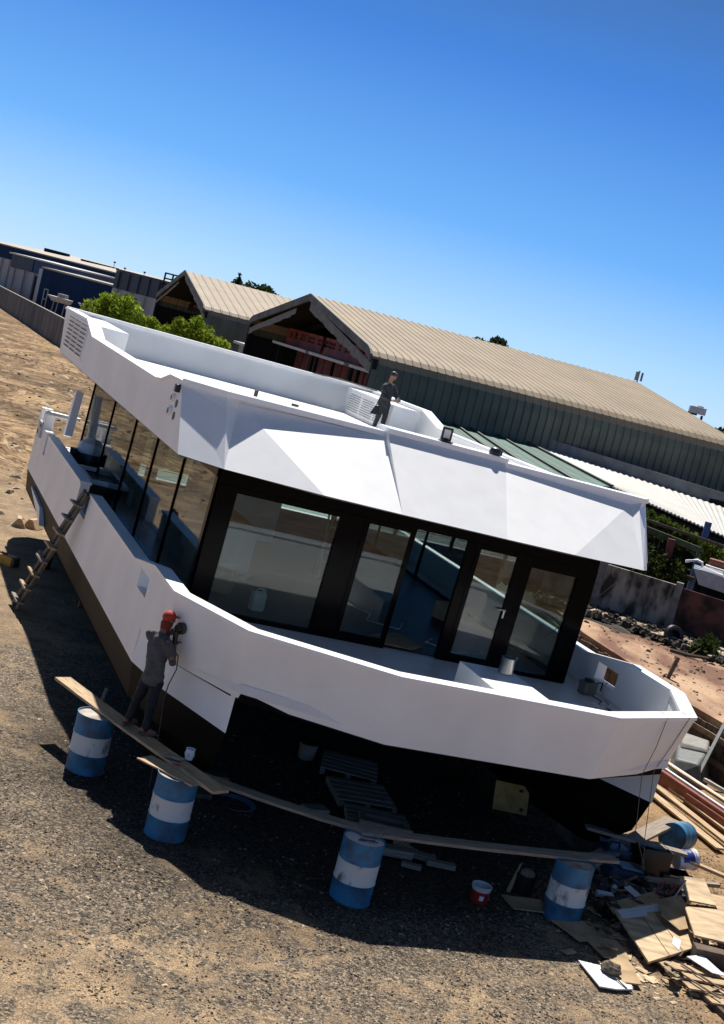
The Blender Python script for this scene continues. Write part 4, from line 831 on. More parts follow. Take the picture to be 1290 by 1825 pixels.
drum('blue and white drum with clean white band under the far end of the sunlit plank', NEAR((-3.113, 20.156, 0)), .4)
drum('blue and white drum carrying the overlap of planks below the worker', NEAR((-1.548, 18.423, 0)), 2.1)
drum('blue and white drum in the middle with rust streak and pale lid', (1.131, 17.817, gz(1.1, 17.8) - .01), 4.0, lid=PAPER)
drum('blue and white drum with dented stained band nearest the cardboard pile', (4.225, 19.095, gz(4.2, 19.1) - .01), 5.2)
d5 = drum('blue drum lying half hidden behind the crossed planks by the lumber stack', (6.95, 24.05, .31), 0, None, BLUE, BLUE); d5.rotation_euler = (radians(82), 0, radians(-30)); d5.location = (7.0, 23.85, .25); d5.scale = (.86,) * 3
def plank(name, a, b, w, t, m, label, cat='plank', group=None, roll=0.0, bend=0.0, rag=0.0):
    a = Vector(a); b = Vector(b); L = (b - a).length; q = MB(); n = 6; rn = random.Random(int(L * 1e4))
    for k in range(n + 1):
        x = -L / 2 + L * k / n; z = -bend * (1 - (2 * k / n - 1) ** 2); j = [rn.uniform(-rag, rag) if k in (0, n) else 0 for _ in range(2)]
        q.v += [Vector((x + j[0], -w / 2, z - t / 2)), Vector((x + j[1], w / 2, z - t / 2)), Vector((x + j[1], w / 2, z + t / 2)), Vector((x + j[0], -w / 2, z + t / 2))]
    for k in range(n):
        i = 4 * k
        for c in range(4): q.f.append((i + c, i + (c + 1) % 4, i + 4 + (c + 1) % 4, i + 4 + c))
    q.f += [(0, 1, 2, 3), (4 * n, 4 * n + 1, 4 * n + 2, 4 * n + 3)]
    o = q.build(name, m, bevel=min(.004, t * .2)); d = (b - a).normalized(); o.location = (a + b) / 2
    o.rotation_euler = (Matrix.Rotation(0, 3, 'X') @ d.to_track_quat('X', 'Z').to_matrix() @ Matrix.Rotation(roll, 3, 'X')).to_euler()
    return tag(o, label, cat, group)
PT = 0.925
plank('plank', NEAR((-3.98, 21.40, PT)), NEAR((-.91, 18.06, PT)), .29, .042, WOOD, 'long sunlit yellow pine plank the worker stands on', bend=.02, rag=.02)
plank('plank', NEAR((-2.12, 18.76, .897)), NEAR((-1.25, 18.22, .897)), .30, .022, WOOD, 'short pale board under the long plank on the second drum', rag=.03)
plank('plank', (-1.25, 18.66, .875), (1.35, 18.02, .925), .23, .045, WOODOLD, 'grey weathered plank running from the second drum to the middle drum', bend=.03, rag=.02)
plank('plank', (1.05, 17.98, .92), (4.88, 19.55, .908), .24, .045, WOODOLD, 'grey paint-splashed plank from the middle drum to the drum by the cardboard', bend=.03, rag=.02)
b = MB(); b.tube([(0, 0, 0), (.22, .07, .01)], .012, 6); b.tube([(.02, .06, .0), (.26, 0, .02)], .010, 6); tag(b.build('steel_bar', RUST, loc=(1.05, 17.72, .885), smooth=True), 'rusty rods lying on the pale lid of the middle drum', 'rod')
pos = NEAR((-1.52, 19.0, .947)); o = thing('paint_pot', 'small white paint pot standing on the planks beside the hull', 'pot', pos); b = MB(); b.lathe([(.055, 0), (.065, .15), (.07, .155), (.06, .155), (.055, .13)], n=20); b.build('body', PAPER, o, smooth=True); b = MB(); b.box((0, 0, .075), (.10, .10, .06), rotz(.7)); b.build('label', mat('pot_label', (.45, .5, .55), .6), o)
p = NEAR((-1.72, 18.86, .957)); b = MB(); b.hexa([(-.14, -.05, 0), (.12, -.07, 0), (.16, .05, 0), (-.1, .06, 0)], [(-.12, -.03, .03), (.1, -.05, .035), (.13, .04, .03), (-.09, .04, .028)]); tag(b.build('rag', mat('rag_grey', (.30, .26, .21), .9), bevel=.01, loc=p), 'crumpled dirty rag on the plank beside the paint pot', 'rag')
p = NEAR((-1.63, 18.62, .95)); b = MB(); b.box((0, 0, .008), (.10, .035, .016), rotz(.3)); tag(b.build('red_marker', mat('red_plastic', (.4, .03, .02), .5), loc=p), 'small red tool lying on the long plank edge', 'tool')

# ---------------------------------------------------------------- ladder
o = thing('wooden_ladder', 'old wooden ladder leaning on the hull at the gap in the bulwark', 'ladder', (-6.72, 28.75, 0)); top = BW((-4.5, 10.75, 2.82)); r0 = Vector((-6.80, 29.0, 0)); r1 = Vector((-6.60, 28.55, 0)); sh = Vector((.13, -.30, 0))
ra = (r0, top - sh * .35); rb = (r1, top + sh * .55)
LW = mat('ladder_timber', (0.15, 0.115, 0.075), 0.85, var=0.25, scale=4)
for ends in (ra, rb): b = MB(); b.beam(at(o, ends[0]), at(o, ends[1]), .13, .06, (1, .4, 0)); b.build('stile', LW, o)
for k in range(8):
    t = .07 + k * .118; b = MB(); p = at(o, ra[0].lerp(ra[1], t)); q = at(o, rb[0].lerp(rb[1], t)); e = (q - p).normalized() * .16; b.beam(p - e + Vector((-.05, -.03, .02)), q + e + Vector((-.05, -.03, .02)), .15, .04, (0, .4, 1)); b.build('rung', WOOD if k in (1, 2, 4, 5) else WOODOLD, o)

# ---------------------------------------------------------------- people
def ell(b, c, r, n=12, m=16, R=None):
    c = Vector(c); o = len(b.v); r = (r, r, r) if isinstance(r, (int, float)) else r
    for i in range(n + 1):
        th = pi * i / n
        for k in range(m):
            p = Vector((r[0] * sin(th) * cos(2 * pi * k / m), r[1] * sin(th) * sin(2 * pi * k / m), r[2] * cos(th))); b.v.append(c + (R @ p if R else p))
    for i in range(n):
        for k in range(m): b.f.append((o + i * m + k, o + i * m + (k + 1) % m, o + (i + 1) * m + (k + 1) % m, o + (i + 1) * m + k))
def limb(b, pts, rs, n=14):
    b.tube(pts, rs, n)
    for p, r in zip(pts, rs): ell(b, p, r * .995, 8, n)
def loft(b, rings, right, n=22):
    o = len(b.v); right = Vector(right).normalized()
    for i, (c, rx, ry) in enumerate(rings):
        c = Vector(c); d = (Vector(rings[min(i + 1, len(rings) - 1)][0]) - Vector(rings[max(i - 1, 0)][0])).normalized(); r = (right - d * right.dot(d)).normalized(); f = d.cross(r)
        for k in range(n): b.v.append(c + r * rx * cos(2 * pi * k / n) + f * ry * sin(2 * pi * k / n))
    for i in range(len(rings) - 1):
        for k in range(n): b.f.append((o + i * n + k, o + i * n + (k + 1) % n, o + (i + 1) * n + (k + 1) % n, o + (i + 1) * n + k))
    b.f.append(tuple(o + k for k in range(n))[::-1]); e = o + (len(rings) - 1) * n; b.f.append(tuple(e + k for k in range(n)))
def hand(b, wrist, d, palm_n, side, curl=.6):
    """palm, four jointed fingers of different length and a thumb; d = pointing direction, palm_n = palm normal, side = towards the thumb"""
    w = Vector(wrist); d = Vector(d).normalized(); nn = Vector(palm_n); nn = (nn - d * nn.dot(d)).normalized(); s = d.cross(nn); s = s if s.dot(Vector(side)) > 0 else -s
    R = Matrix((d, s, nn)).transposed(); ell(b, w + d * .045, (.055, .042, .020), 10, 14, R); limb(b, [w - d * .03, w + d * .02], [.027, .026], 10)
    for k, (off_, L) in enumerate(((.030, .072), (.010, .080), (-.010, .074), (-.030, .058))):
        p = w + d * .085 + s * off_; pts = [p - d * .02, p]; a = 0; q = p.copy()
        for j in range(3):
            a += curl * (.55 + .1 * k); q = q + (d * cos(a) + nn * sin(a)) * (L / (2.2 + j * .5)); pts.append(q.copy())
        limb(b, pts, [.0105, .010, .0095, .009, .0075], 8)
    p = w + d * .025 + s * .03; limb(b, [p, p + s * .025 + d * .022 + nn * .008, p + s * .032 + d * .055 + nn * .022], [.013, .011, .009], 8)
def remesh(o, vox, it=4, disp=0.0, dscale=.12, fac=.5):
    r = o.modifiers.new('skin', 'REMESH'); r.mode = 'VOXEL'; r.voxel_size = vox; r.use_smooth_shade = True
    s = o.modifiers.new('smooth', 'SMOOTH'); s.iterations = it; s.factor = fac
    if disp:
        t = bpy.data.textures.new('folds', 'CLOUDS'); t.noise_scale = dscale; t.noise_depth = 2; d = o.modifiers.new('folds', 'DISPLACE'); d.texture = t; d.strength = disp; d.mid_level = .5; d.texture_coords = 'LOCAL'
SKIN = mat('skin_brown', (.20, .095, .055), .55, var=.08); HAIR = mat('hair_black', (.008, .007, .006), .6); SHIRT = mat('shirt_grey', (.075, .073, .072), .85, var=.12, scale=9); SHIRTB = mat('shirt_charcoal', (.035, .037, .042), .85, var=.15, scale=9)
JEANS = mat('jeans_navy', (.008, .010, .017), .85, var=.2, scale=12); TROUS = mat('trousers_grey', (.045, .047, .050), .85, var=.15, scale=10); SANDAL = mat('sandal_leather', (.16, .09, .05), .7); REDCAP = mat('cap_red', (.42, .035, .018), .75, var=.12, scale=14)
def head(b, c, f, tilt=0):
    c = Vector(c); f = Vector(f).normalized(); r = f.cross(Vector((0, 0, 1))).normalized(); u = r.cross(f).normalized(); R = Matrix((r, f, u)).transposed()
    ell(b, c + u * .02, (.076, .093, .098), 14, 18, R); ell(b, c - u * .045 + f * .018, (.058, .066, .068), 12, 16, R); ell(b, c - u * .085 + f * .055, (.028, .022, .02), 8, 10, R)
    limb(b, [c + f * .088 + u * .012, c + f * .108 - u * .025], [.010, .015], 8); ell(b, c + f * .087 - u * .055, (.025, .012, .010), 8, 10, R); ell(b, c + f * .083 + u * .03, (.05, .014, .010), 8, 10, R)
    for s in (-1, 1): ell(b, c + r * s * .078 - f * .005 - u * .005, (.010, .022, .032), 8, 10, R)
    return r, f, u, R
def person(label, base, J, face, shirtm, trm, headkind):
    o = thing('person', label, 'person', base); A = lambda k: Vector(J[k]) - Vector(base)
    rt = (A('shR') - A('shL')); rt.z = 0; rt.normalize()
    b = MB(); hc = A('head'); r, f, u, R = head(b, hc, face)
    limb(b, [A('neck') - Vector((0, 0, .05)), A('neck'), hc - u * .05], [.062, .056, .058])
    loft(b, [(A('pelvis') - Vector((0, 0, .08)), .13, .09), (A('pelvis') + Vector((0, 0, .05)), .145, .10), (A('waist'), .125, .09), (A('chest'), .15, .10), (A('neck') - Vector((0, 0, .05)), .10, .075)], rt)
    for s in 'LR':
        limb(b, [A('sh' + s), A('el' + s), A('ha' + s)], [.055, .042, .028]); limb(b, [A('hip' + s), A('kn' + s), A('ft' + s) + Vector((0, 0, .09))], [.085, .055, .04])
        ft = A('ft' + s); fd = Vector(J['toe' + s]).normalized(); limb(b, [ft + Vector((0, 0, .07)) - fd * .04, ft + Vector((0, 0, .045)) + fd * .07, ft + Vector((0, 0, .035)) + fd * .15], [.042, .04, .03], 10)
        d, pn, sd = J['hd' + s]; hand(b, A('ha' + s), d, pn, sd, J.get('curl', .6))
    m = b.build('body', SKIN, o, smooth=True); remesh(m, .008, 3)
    b = MB()
    lw = A('pelvis') - Vector((0, 0, .07)); loft(b, [(lw, .178, .135), (A('pelvis') + Vector((0, 0, .05)), .172, .132), (A('waist'), .162, .125), (A('chest'), .188, .135), (A('chest').lerp(A('neck'), .55), .175, .115), (A('neck') - Vector((0, 0, .015)), .075, .068)], rt)
    for s in 'LR':
        sh = A('sh' + s); limb(b, [sh.lerp(A('neck'), .45) - Vector((0, 0, .03)), sh - Vector((0, 0, .012)), sh.lerp(A('el' + s), .5), A('el' + s), A('el' + s).lerp(A('ha' + s), .86)], [.085, .078, .064, .056, .043])
    m = b.build('shirt', shirtm, o, smooth=True); remesh(m, .012, 3, .036, .09)
    b = MB(); loft(b, [(A('pelvis') - Vector((0, 0, .10)), .155, .115), (A('pelvis') + Vector((0, 0, .06)), .155, .115)], rt)
    for s in 'LR': limb(b, [A('hip' + s), A('hip' + s).lerp(A('kn' + s), .5), A('kn' + s), A('kn' + s).lerp(A('ft' + s), .6), A('ft' + s) + Vector((0, 0, .085))], [.102, .088, .070, .060, .056])
    m = b.build('trousers', trm, o, smooth=True); remesh(m, .012, 3, .03, .09)
    for s in 'LR':
        ft = A('ft' + s); fd = Vector(J['toe' + s]).normalized(); b = MB(); limb(b, [ft + Vector((0, 0, .018)) - fd * .07, ft + Vector((0, 0, .018)) + fd * .05, ft + Vector((0, 0, .018)) + fd * .17], [.035, .045, .04], 10)
        for v in b.v: v.z = min(max(v.z, ft.z + .001), ft.z + .026)
        sd = fd.cross(Vector((0, 0, 1))); b.tube([ft + fd * .09 - sd * .048 + Vector((0, 0, .02)), ft + fd * .08 + Vector((0, 0, .085)), ft + fd * .09 + sd * .048 + Vector((0, 0, .02))], .012, 6); b.build('sandal', SANDAL, o)
    if headkind == 'cap':
        b = MB(); ell(b, hc + u * .035 - f * .002, (.090, .106, .098), 14, 20, R)
        for v in b.v:
            q = v - hc
            if q.dot(u) < -.005 + .03 * (q.dot(f) / .1): v += u * ((-.005 + .03 * (q.dot(f) / .1)) - q.dot(u))
        k = len(b.v); b.hexa([hc + f * .09 + r * .065 + u * .035, hc + f * .175 + r * .045 + u * .025, hc + f * .175 - r * .045 + u * .025, hc + f * .09 - r * .065 + u * .035], [hc + f * .09 + r * .065 + u * .045, hc + f * .175 + r * .045 + u * .034, hc + f * .175 - r * .045 + u * .034, hc + f * .09 - r * .065 + u * .045]); b.build('cap', REDCAP, o, smooth=True)
        b = MB(); limb(b, [hc - u * .07 - f * .025, hc - u * .13 - f * .03], [.088, .078], 16); m = b.build('neck_cloth', mat('neck_cloth_red', (.17, .02, .014), .85), o, smooth=True); remesh(m, .012, 4, .02, .06)
    else:
        b = MB(); ell(b, hc + u * .036 - f * .016, (.086, .094, .092), 14, 20, R); ell(b, hc + u * .085 + f * .03, (.07, .06, .035), 10, 14, R); m = b.build('hair', HAIR, o, smooth=True); remesh(m, .01, 2, .02, .03)
    return o
# worker sanding the hull, seen from behind
zt = PT * .98 + .145 + .021
N = Vector((.674, .738, 0)); T = Vector((.738, -.674, 0))
person('person in red cap, grey shirt and jeans standing on the scaffold plank sanding the hull', (-2.36, 19.36, zt), dict(
    head=(-2.315, 19.46, 2.745), neck=(-2.35, 19.40, 2.555), chest=(-2.36, 19.36, 2.36), waist=(-2.335, 19.31, 2.08), pelvis=(-2.32, 19.29, 1.88),
    shL=(-2.525, 19.47, 2.47), shR=(-2.225, 19.235, 2.45), elL=(-2.39, 19.57, 2.25), elR=(-2.09, 19.22, 2.20), haL=(-2.27, 19.50, 2.54), haR=(-2.15, 19.36, 2.39),
    hipL=(-2.395, 19.345, 1.84), hipR=(-2.245, 19.245, 1.84), knL=(-2.50, 19.44, 1.46), knR=(-2.255, 19.26, 1.43), ftL=(-2.555, 19.47, zt), ftR=(-2.245, 19.21, zt),
    toeL=(.55, .8, 0), toeR=(.9, .35, 0), hdL=((.75, .1, .35), N, (0, 0, 1)), hdR=((.35, .55, .6), N, (-1, 0, .3)), curl=.55), (.72, .68, .02), SHIRT, JEANS, 'cap')
o = thing('sander', 'black orbital sander pressed against the white hull by the worker', 'sander', (-2.13, 19.43, 2.52)); Rz = Matrix((T, N, Vector((0, 0, 1)))).transposed()
b = MB(); b.tube([(0, 0, .14), N * .055 + Vector((0, 0, .14))], .088, 24); b.build('disc_head', mat('sander_olive', (.045, .05, .035), .6), o, smooth=True); b = MB(); b.tube([-N * .06 + Vector((0, 0, .14)), (0, 0, .14)], [.05, .068], 18); b.tube([-N * .05 + Vector((0, 0, .10)), -N * .03 + Vector((0, 0, -.1)), -N * .02 + Vector((0, 0, -.2))], [.042, .036, .045], 12); b.build('motor_body', PLASTICB, o, smooth=True)
cable('cable', [(-2.14, 19.42, 2.33), (-2.05, 19.36, 2.28), (-2.02, 19.30, 2.10), (-2.08, 19.29, 1.85), (-2.10, 19.30, 1.60), (-2.06, 19.33, 1.2), (-2.0, 19.3, .3)], .009, CAB, 'thin black cable hanging from the sander down the hull')
# man on the roof looking at something in his hands
def Q(x, y, z): return tuple(BW((x, y, z)))
fw = BR.transposed() @ Vector((.62, -.78, 0)); fa = BR.transposed() @ Vector((.55, -.55, -.42))
person('person in charcoal shirt and grey trousers standing on the boat roof', Q(3.26, 16.4, 5.1), dict(
    head=Q(3.29, 16.33, 6.52), neck=Q(3.28, 16.40, 6.33), chest=Q(3.28, 16.42, 6.12), waist=Q(3.29, 16.43, 5.92), pelvis=Q(3.29, 16.44, 5.80),
    shL=Q(3.46, 16.50, 6.23), shR=Q(3.13, 16.33, 6.22), elL=Q(3.58, 16.36, 5.98), elR=Q(3.10, 16.20, 5.96), haL=Q(3.52, 16.14, 5.94), haR=Q(3.33, 16.13, 5.92),
    hipL=Q(3.37, 16.47, 5.80), hipR=Q(3.22, 16.42, 5.79), knL=Q(3.40, 16.42, 5.45), knR=Q(3.20, 16.36, 5.45), ftL=Q(3.40, 16.44, 5.1), ftR=Q(3.17, 16.38, 5.1),
    toeL=tuple(fw), toeR=tuple(BR.transposed() @ Vector((.1, -1, 0))), hdL=(tuple(BR.transposed() @ Vector((-.1, -1, 0))), (0, 0, 1), tuple(BR.transposed() @ Vector((-1, 0, 0)))), hdR=(tuple(BR.transposed() @ Vector((1, -.4, 0))), (0, 0, 1), tuple(fw)), curl=.7), tuple(fa), SHIRTB, TROUS, 'hair')
o = thing('handbag', 'black bag hanging at the hip of the person on the roof', 'bag', BW((3.06, 16.36, 5.46))); b = MB(); b.hexa([(-.10, -.06, 0), (.12, -.06, 0), (.12, .06, 0), (-.10, .06, 0)], [(-.01, -.03, .24), (.10, -.03, .25), (.10, .03, .25), (-.01, .03, .24)]); b.build('body', PLASTICB, o, bevel=.02); b = MB(); b.tube([(.02, 0, .24), (.05, 0, .45), (.12, .0, .62)], .012, 6); b.build('strap', PLASTICB, o)
b = MB(); b.box((0, 0, 0), (.11, .07, .02)); tag(b.build('phone', PLASTICB, bevel=.006, loc=BW((3.42, 16.06, 5.955))), 'small black device held in the hands of the person on the roof', 'phone')

# ---------------------------------------------------------------- debris by the bow, right
def slab(name, pts, z, th, m, label, cat, group=None, up=0.0):
    """thin sheet from plan points (x, y[, z])"""
    b = MB(); c = sum((Vector((p[0], p[1], p[2] if len(p) > 2 else z)) for p in pts), Vector()) / len(pts)
    q = [Vector((p[0], p[1], p[2] if len(p) > 2 else z)) - c for p in pts]; b.hexa(q, [v + Vector((0, 0, th)) for v in q]); o = b.build(name, m, loc=c, bevel=min(.003, th * .3)); return tag(o, label, cat, group)
plank('plank', (4.85, 21.9, .56), (6.58, 21.99, .50), .20, .05, WOODOLD, 'dark grey plank lying across the debris pile, its right end in the sun')
plank('plank', (6.50, 21.98, .43), (7.9, 21.98, .20), .13, .05, WOOD, 'sunlit narrow board running out of the frame behind the blue and white bucket')
plank('plank', (4.75, 20.85, .28), (6.70, 23.7, .52), .30, .05, WOODOLD, 'wide grey board propped diagonally on the blue drum, end grain in the sun')
plank('plank', (5.75, 20.85, .30), (7.05, 21.4, .32), .10, .06, WOODOLD, 'thin grey batten pointing right below the fallen bucket')
plank('plank', (5.15, 22.2, .10), (5.75, 21.15, .36), .08, .05, WOODDARK, 'short dark batten slanting down from the crossed planks')
o = thing('plastic_bucket', 'white plastic bucket with blue label lying on its side on the pile', 'bucket', (6.45, 22.0, .36)); o.rotation_euler = (radians(0), radians(83), radians(22))
b = MB(); b.lathe([(.145, 0), (.165, .30), (.175, .30), (.178, .35), (.16, .352), (.15, .30)], n=28); b.build('body', mat('bucket_white', (.72, .73, .74), .35), o, smooth=True)
b = MB(); o2 = len(b.v)
for i, (r_, z) in enumerate(((.1535, .06), (.1675, .27))):
    for k in range(15): a = radians(95 + k * 12); b.v.append(Vector((r_ * cos(a), r_ * sin(a), z)))
b.f = [(k, k + 1, 15 + k + 1, 15 + k) for k in range(14)]; b.build('label', mat('label_blue', (.012, .03, .22), .45), o, smooth=True)
b = MB()
for z, a0, n_ in ((.20, 150, 3), (.20, 190, 3), (.12, 160, 2)):
    for k in range(n_):
        a = radians(a0 + k * 6); b.box((.164 * cos(a), .164 * sin(a), z), (.005, .008, .035 if z > .15 else .05), rotz(a))
b.build('print', PAPER, o)
def bin_(name, label, loc, rz, d, m):
    o = thing(name, label, 'crate', loc, rz); w, l, h = d; b = MB(); t = .02
    b.box((0, 0, t / 2), (w, l, t)); b.box((-w / 2 + t / 2, 0, h / 2), (t, l, h)); b.box((w / 2 - t / 2, 0, h / 2), (t, l, h)); b.box((0, -l / 2 + t / 2, h / 2), (w - 2 * t, t, h)); b.box((0, l / 2 - t / 2, h / 2), (w - 2 * t, t, h)); b.build('body', m, o); b = MB(); b.box((0, -l / 2, h - .02), (w * 1.06, .03, .03)); b.box((0, l / 2, h - .02), (w * 1.06, .03, .03)); b.build('rim', m, o); return o
bin_('plastic_crate', 'black open crate standing left of the fallen white bucket', (5.98, 21.85, .02), .3, (.55, .45, .52), PLASTICB)
bin_('plastic_crate', 'low black crate under the fallen white bucket', (6.45, 21.85, .0), .1, (.5, .4, .2), PLASTICB)
o = thing('tool_bag', 'dark blue bag with pale blue top half buried in the pile', 'bag', (5.45, 21.2, .05), .5); b = MB(); b.hexa([(-.45, -.25, 0), (.4, -.25, 0), (.4, .25, 0), (-.45, .25, 0)], [(-.38, -.18, .27), (.3, -.2, .2), (.32, .2, .22), (-.35, .2, .3)]); b.build('body', mat('bag_navy', (.012, .022, .055), .6), o, bevel=.05); b = MB(); b.hexa([(-.14, -.13, .26), (.3, -.17, .21), (.26, .14, .23), (-.12, .14, .285)], [(-.12, -.11, .29), (.27, -.15, .24), (.24, .12, .26), (-.1, .12, .31)]); b.build('top_flap', mat('flap_blue', (.18, .27, .42), .5), o, bevel=.01)
slab('board', [(5.02, 20.75, .05), (5.35, 20.6, .05), (5.55, 23.0, .62), (5.25, 22.9, .55)], 0, .015, mat('pale_blue_sheet', (.30, .34, .40), .5), 'pale blue grey sheet leaning behind the drum by the pile', 'sheet')
o = thing('container', 'dark blue plastic container beside the drum by the cardboard pile', 'container', (5.35, 21.75, 0), .4); b = MB(); b.box((0, 0, .2), (.55, .4, .4)); b.build('body', mat('dark_blue_plastic', (.008, .018, .05), .4), o, bevel=.04); b = MB(); b.tube([(-.1, 0, .4), (-.08, 0, .47), (.08, 0, .47), (.1, 0, .4)], .02, 6); b.build('handle', PLASTICB, o)
# cardboard and plywood
o = thing('plywood_sheet', 'large scarred plywood sheet half in shadow, lying on the debris', 'panel', (5.6, 19.0, .2)); P4 = [Vector(p) for p in ((5.0, 19.3, .22), (5.87, 20.09, .26), (6.24, 18.92, .17), (5.30, 17.95, .12))]
b = MB(); q = [at(o, v) for v in P4]; b.hexa(q, [v + Vector((0, 0, .035)) for v in q]); b.build('sheet', PLY, o, bevel=.004)
uA = (P4[1] - P4[0]); uB = (P4[3] - P4[0])
b = MB()
for t in (.42, .70): b.beam(at(o, P4[0] + uA * t + uB * .02 + Vector((0, 0, .037))), at(o, P4[0] + uA * t + uB * .98 + Vector((0, 0, .037))), .012, .004)
b.build('seam', WOODDARK, o)
b = MB(); b.add([at(o, P4[0] + uA * x + uB * y + Vector((0, 0, .041))) for x, y in ((.03, .03), (.97, .05), (.95, .22), (.55, .17), (.5, .24), (.04, .2))], [tuple(range(6))]); b.build('white_layer', PAPER, o)
b = MB(); b.add([at(o, P4[0] + uA * x + uB * y + Vector((0, 0, .041))) for x, y in ((.60, .80), (.72, .68), (.80, .78), (.64, .93))], [tuple(range(4))]); b.build('white_layer', PAPER, o)
slab('cardboard_sheet', [(4.92, 19.5, .24), (5.82, 20.45, .28), (5.9, 20.05, .24), (5.0, 19.25, .20)], 0, .012, CARD, 'brown cardboard sheet in shadow under the top edge of the plywood panel', 'cardboard')
slab('cardboard_sheet', [(5.75, 19.9, .35), (6.12, 20.15, .42), (6.28, 19.4, .28), (5.92, 19.05, .28), (5.68, 19.3, .34)], 0, .015, CARD, 'upright brown cardboard piece in the sun right of the large plywood panel', 'cardboard')
slab('plywood_sheet', [(6.08, 19.65, .42), (6.95, 19.9, .46), (6.95, 18.7, .40), (6.05, 18.75, .36)], 0, .03, PLY, 'pale plywood sheet with white skin at the right frame edge', 'panel')
slab('plywood_sheet', [(6.20, 20.75, .50), (6.62, 20.85, .52), (6.66, 20.05, .42), (6.2, 19.98, .42)], 0, .02, PLY, 'small plywood piece leaning on the pale sheet at the right', 'panel')
slab('plywood_sheet', [(6.62, 20.45, .44), (7.3, 20.5, .46), (7.25, 19.8, .40), (6.66, 19.85, .40)], 0, .025, WOOD, 'pale board behind the plywood sheet at the right frame edge', 'board')
plank('plank', (6.05, 18.6, .18), (6.9, 18.62, .2), .25, .25, WOODDARK, 'dark timber block supporting the pale plywood at the right edge')
for k, (pts, lab) in enumerate((([(4.05, 18.75, .06), (4.62, 18.95, .10), (4.75, 18.5, .07), (4.4, 18.28, .05)], 'torn brown cardboard flap at the foot of the drum nearest the pile'), ([(4.45, 18.5, .06), (4.95, 18.55, .09), (5.1, 18.05, .06), (4.7, 17.95, .05)], 'crumpled brown cardboard in shadow left of the plywood panel'), ([(4.75, 18.0, .04), (5.0, 18.12, .08), (5.12, 17.72, .05), (4.9, 17.55, .04)], 'torn cardboard scrap on the shadow edge below the plywood panel'), ([(4.72, 17.62, .04), (5.08, 17.7, .06), (5.12, 17.35, .05), (4.85, 17.3, .04)], 'sunlit cardboard scrap just below the plywood panel corner'), ([(3.35, 19.25, .05), (3.95, 19.35, .09), (3.98, 18.98, .06), (3.5, 18.85, .05)], 'torn brown cardboard lying between the red paint pail and the drum'))):
    slab('cardboard_scrap', pts, 0, .02, CARD, lab, 'cardboard')
# broken slatted pallet in the lower right corner
o = thing('broken_pallet', 'broken sunlit wooden pallet with loose slats in the lower right corner', 'pallet', (5.95, 17.75, 0), .05)
for k, (y, x0, x1, w) in enumerate(((.38, -.42, .5, .2), (.12, -.36, .45, .17), (-.15, -.18, .62, .2), (-.45, .05, .75, .18), (-.75, .25, .95, .18))):
    b = MB(); b.hexa([(x0, y - w / 2, .10), (x1, y - w / 2 + .08, .10), (x1 + .03, y + w / 2 + .08, .10), (x0 - .05, y + w / 2, .10)], [(x0, y - w / 2, .125), (x1, y - w / 2 + .08, .13), (x1 + .03, y + w / 2 + .08, .125), (x0 - .05, y + w / 2, .12)]); b.build('slat', WOOD, o)
for x in (-.2, .3): b = MB(); b.beam((x, .5, .05), (x + .45, -.85, .05), .07, .10); b.build('bearer', WOODDARK, o)
for k, (a, c, lab) in enumerate((((5.55, 18.1, .14), (6.15, 17.3, .17), 'thin dark lath across the pallet slats, left one'), ((5.8, 18.2, .15), (6.3, 17.55, .17), 'thin dark lath across the pallet slats, right one'), ((6.45, 18.5, .05), (6.5, 17.8, .2), 'bent black strip standing at the right of the pallet'))): plank('lath', a, c, .035, .015, WOODDARK, lab, 'lath')
slab('white_scrap', [(5.9, 18.35, .2), (6.15, 18.5, .22), (6.42, 18.1, .16), (6.2, 18.05, .18)], 0, .012, PAPER, 'small white offcut lying behind the pallet slats', 'scrap')
slab('white_sheet', [(4.30, 17.66, .03), (4.62, 17.62, .05), (4.98, 17.18, .03), (4.74, 17.05, .03), (4.5, 17.0, .03)], 0, .02, PAPER, 'folded white sheet on the ground weighed down by a rock', 'sheet')
slab('white_sheet', [(4.62, 17.78, .02), (4.86, 17.86, .03), (4.99, 17.24, .03), (4.8, 17.22, .02)], 0, .015, PAPER, 'second white sheet under the right side of the rock', 'sheet')
b = MB(); rn = random.Random(12); ell(b, (0, 0, .07), (.15, .10, .09), 9, 12)
for v in b.v: v *= 1 + .22 * noise.noise(v * 14)
tag(b.build('rock', mat('brown_rock', (.17, .13, .095), .9, var=.3, scale=12, bump=.5, bscale=30), loc=(4.70, 17.46, .06), rot=(0, 0, -.5)), 'brown rock lying on the folded white sheet', 'rock')
plank('stick', (4.72, 17.36, .09), (4.88, 17.12, .06), .02, .012, WOODDARK, 'thin dark stick on the white sheet beside the rock', 'stick')
# red paint pail, dark bucket
o = thing('paint_pail', 'open red and white paint pail with white paint inside, on the dark ground', 'pail', (3.0, 18.95, gz(3, 18.95) - .005), 1.0); b = MB(); b.lathe([(.12, 0), (.128, .02), (.138, .19)], n=28, cap=False); b.build('red_label', mat('pail_red', (.36, .02, .018), .4, var=.15), o, smooth=True); b = MB(); b.lathe([(.138, .19), (.143, .235), (.150, .24), (.150, .262), (.138, .262), (.130, .20), (.001, .195)], n=28, cap=False); b.build('rim', mat('pail_white', (.62, .62, .62), .4), o, smooth=True)
b = MB()
for a0 in (3.6, 4.9, 5.9):
    n0 = len(b.v)
    for z in (.07, .14):
        for k in range(6): a = a0 + k * .09; r_ = .1305 + (z - .02) * .0588 + .001; b.v.append(Vector((r_ * cos(a), r_ * sin(a), z)))
    b.f += [(n0 + k, n0 + k + 1, n0 + 7 + k, n0 + 6 + k) for k in range(5)]
b.build('print', PAPER, o)
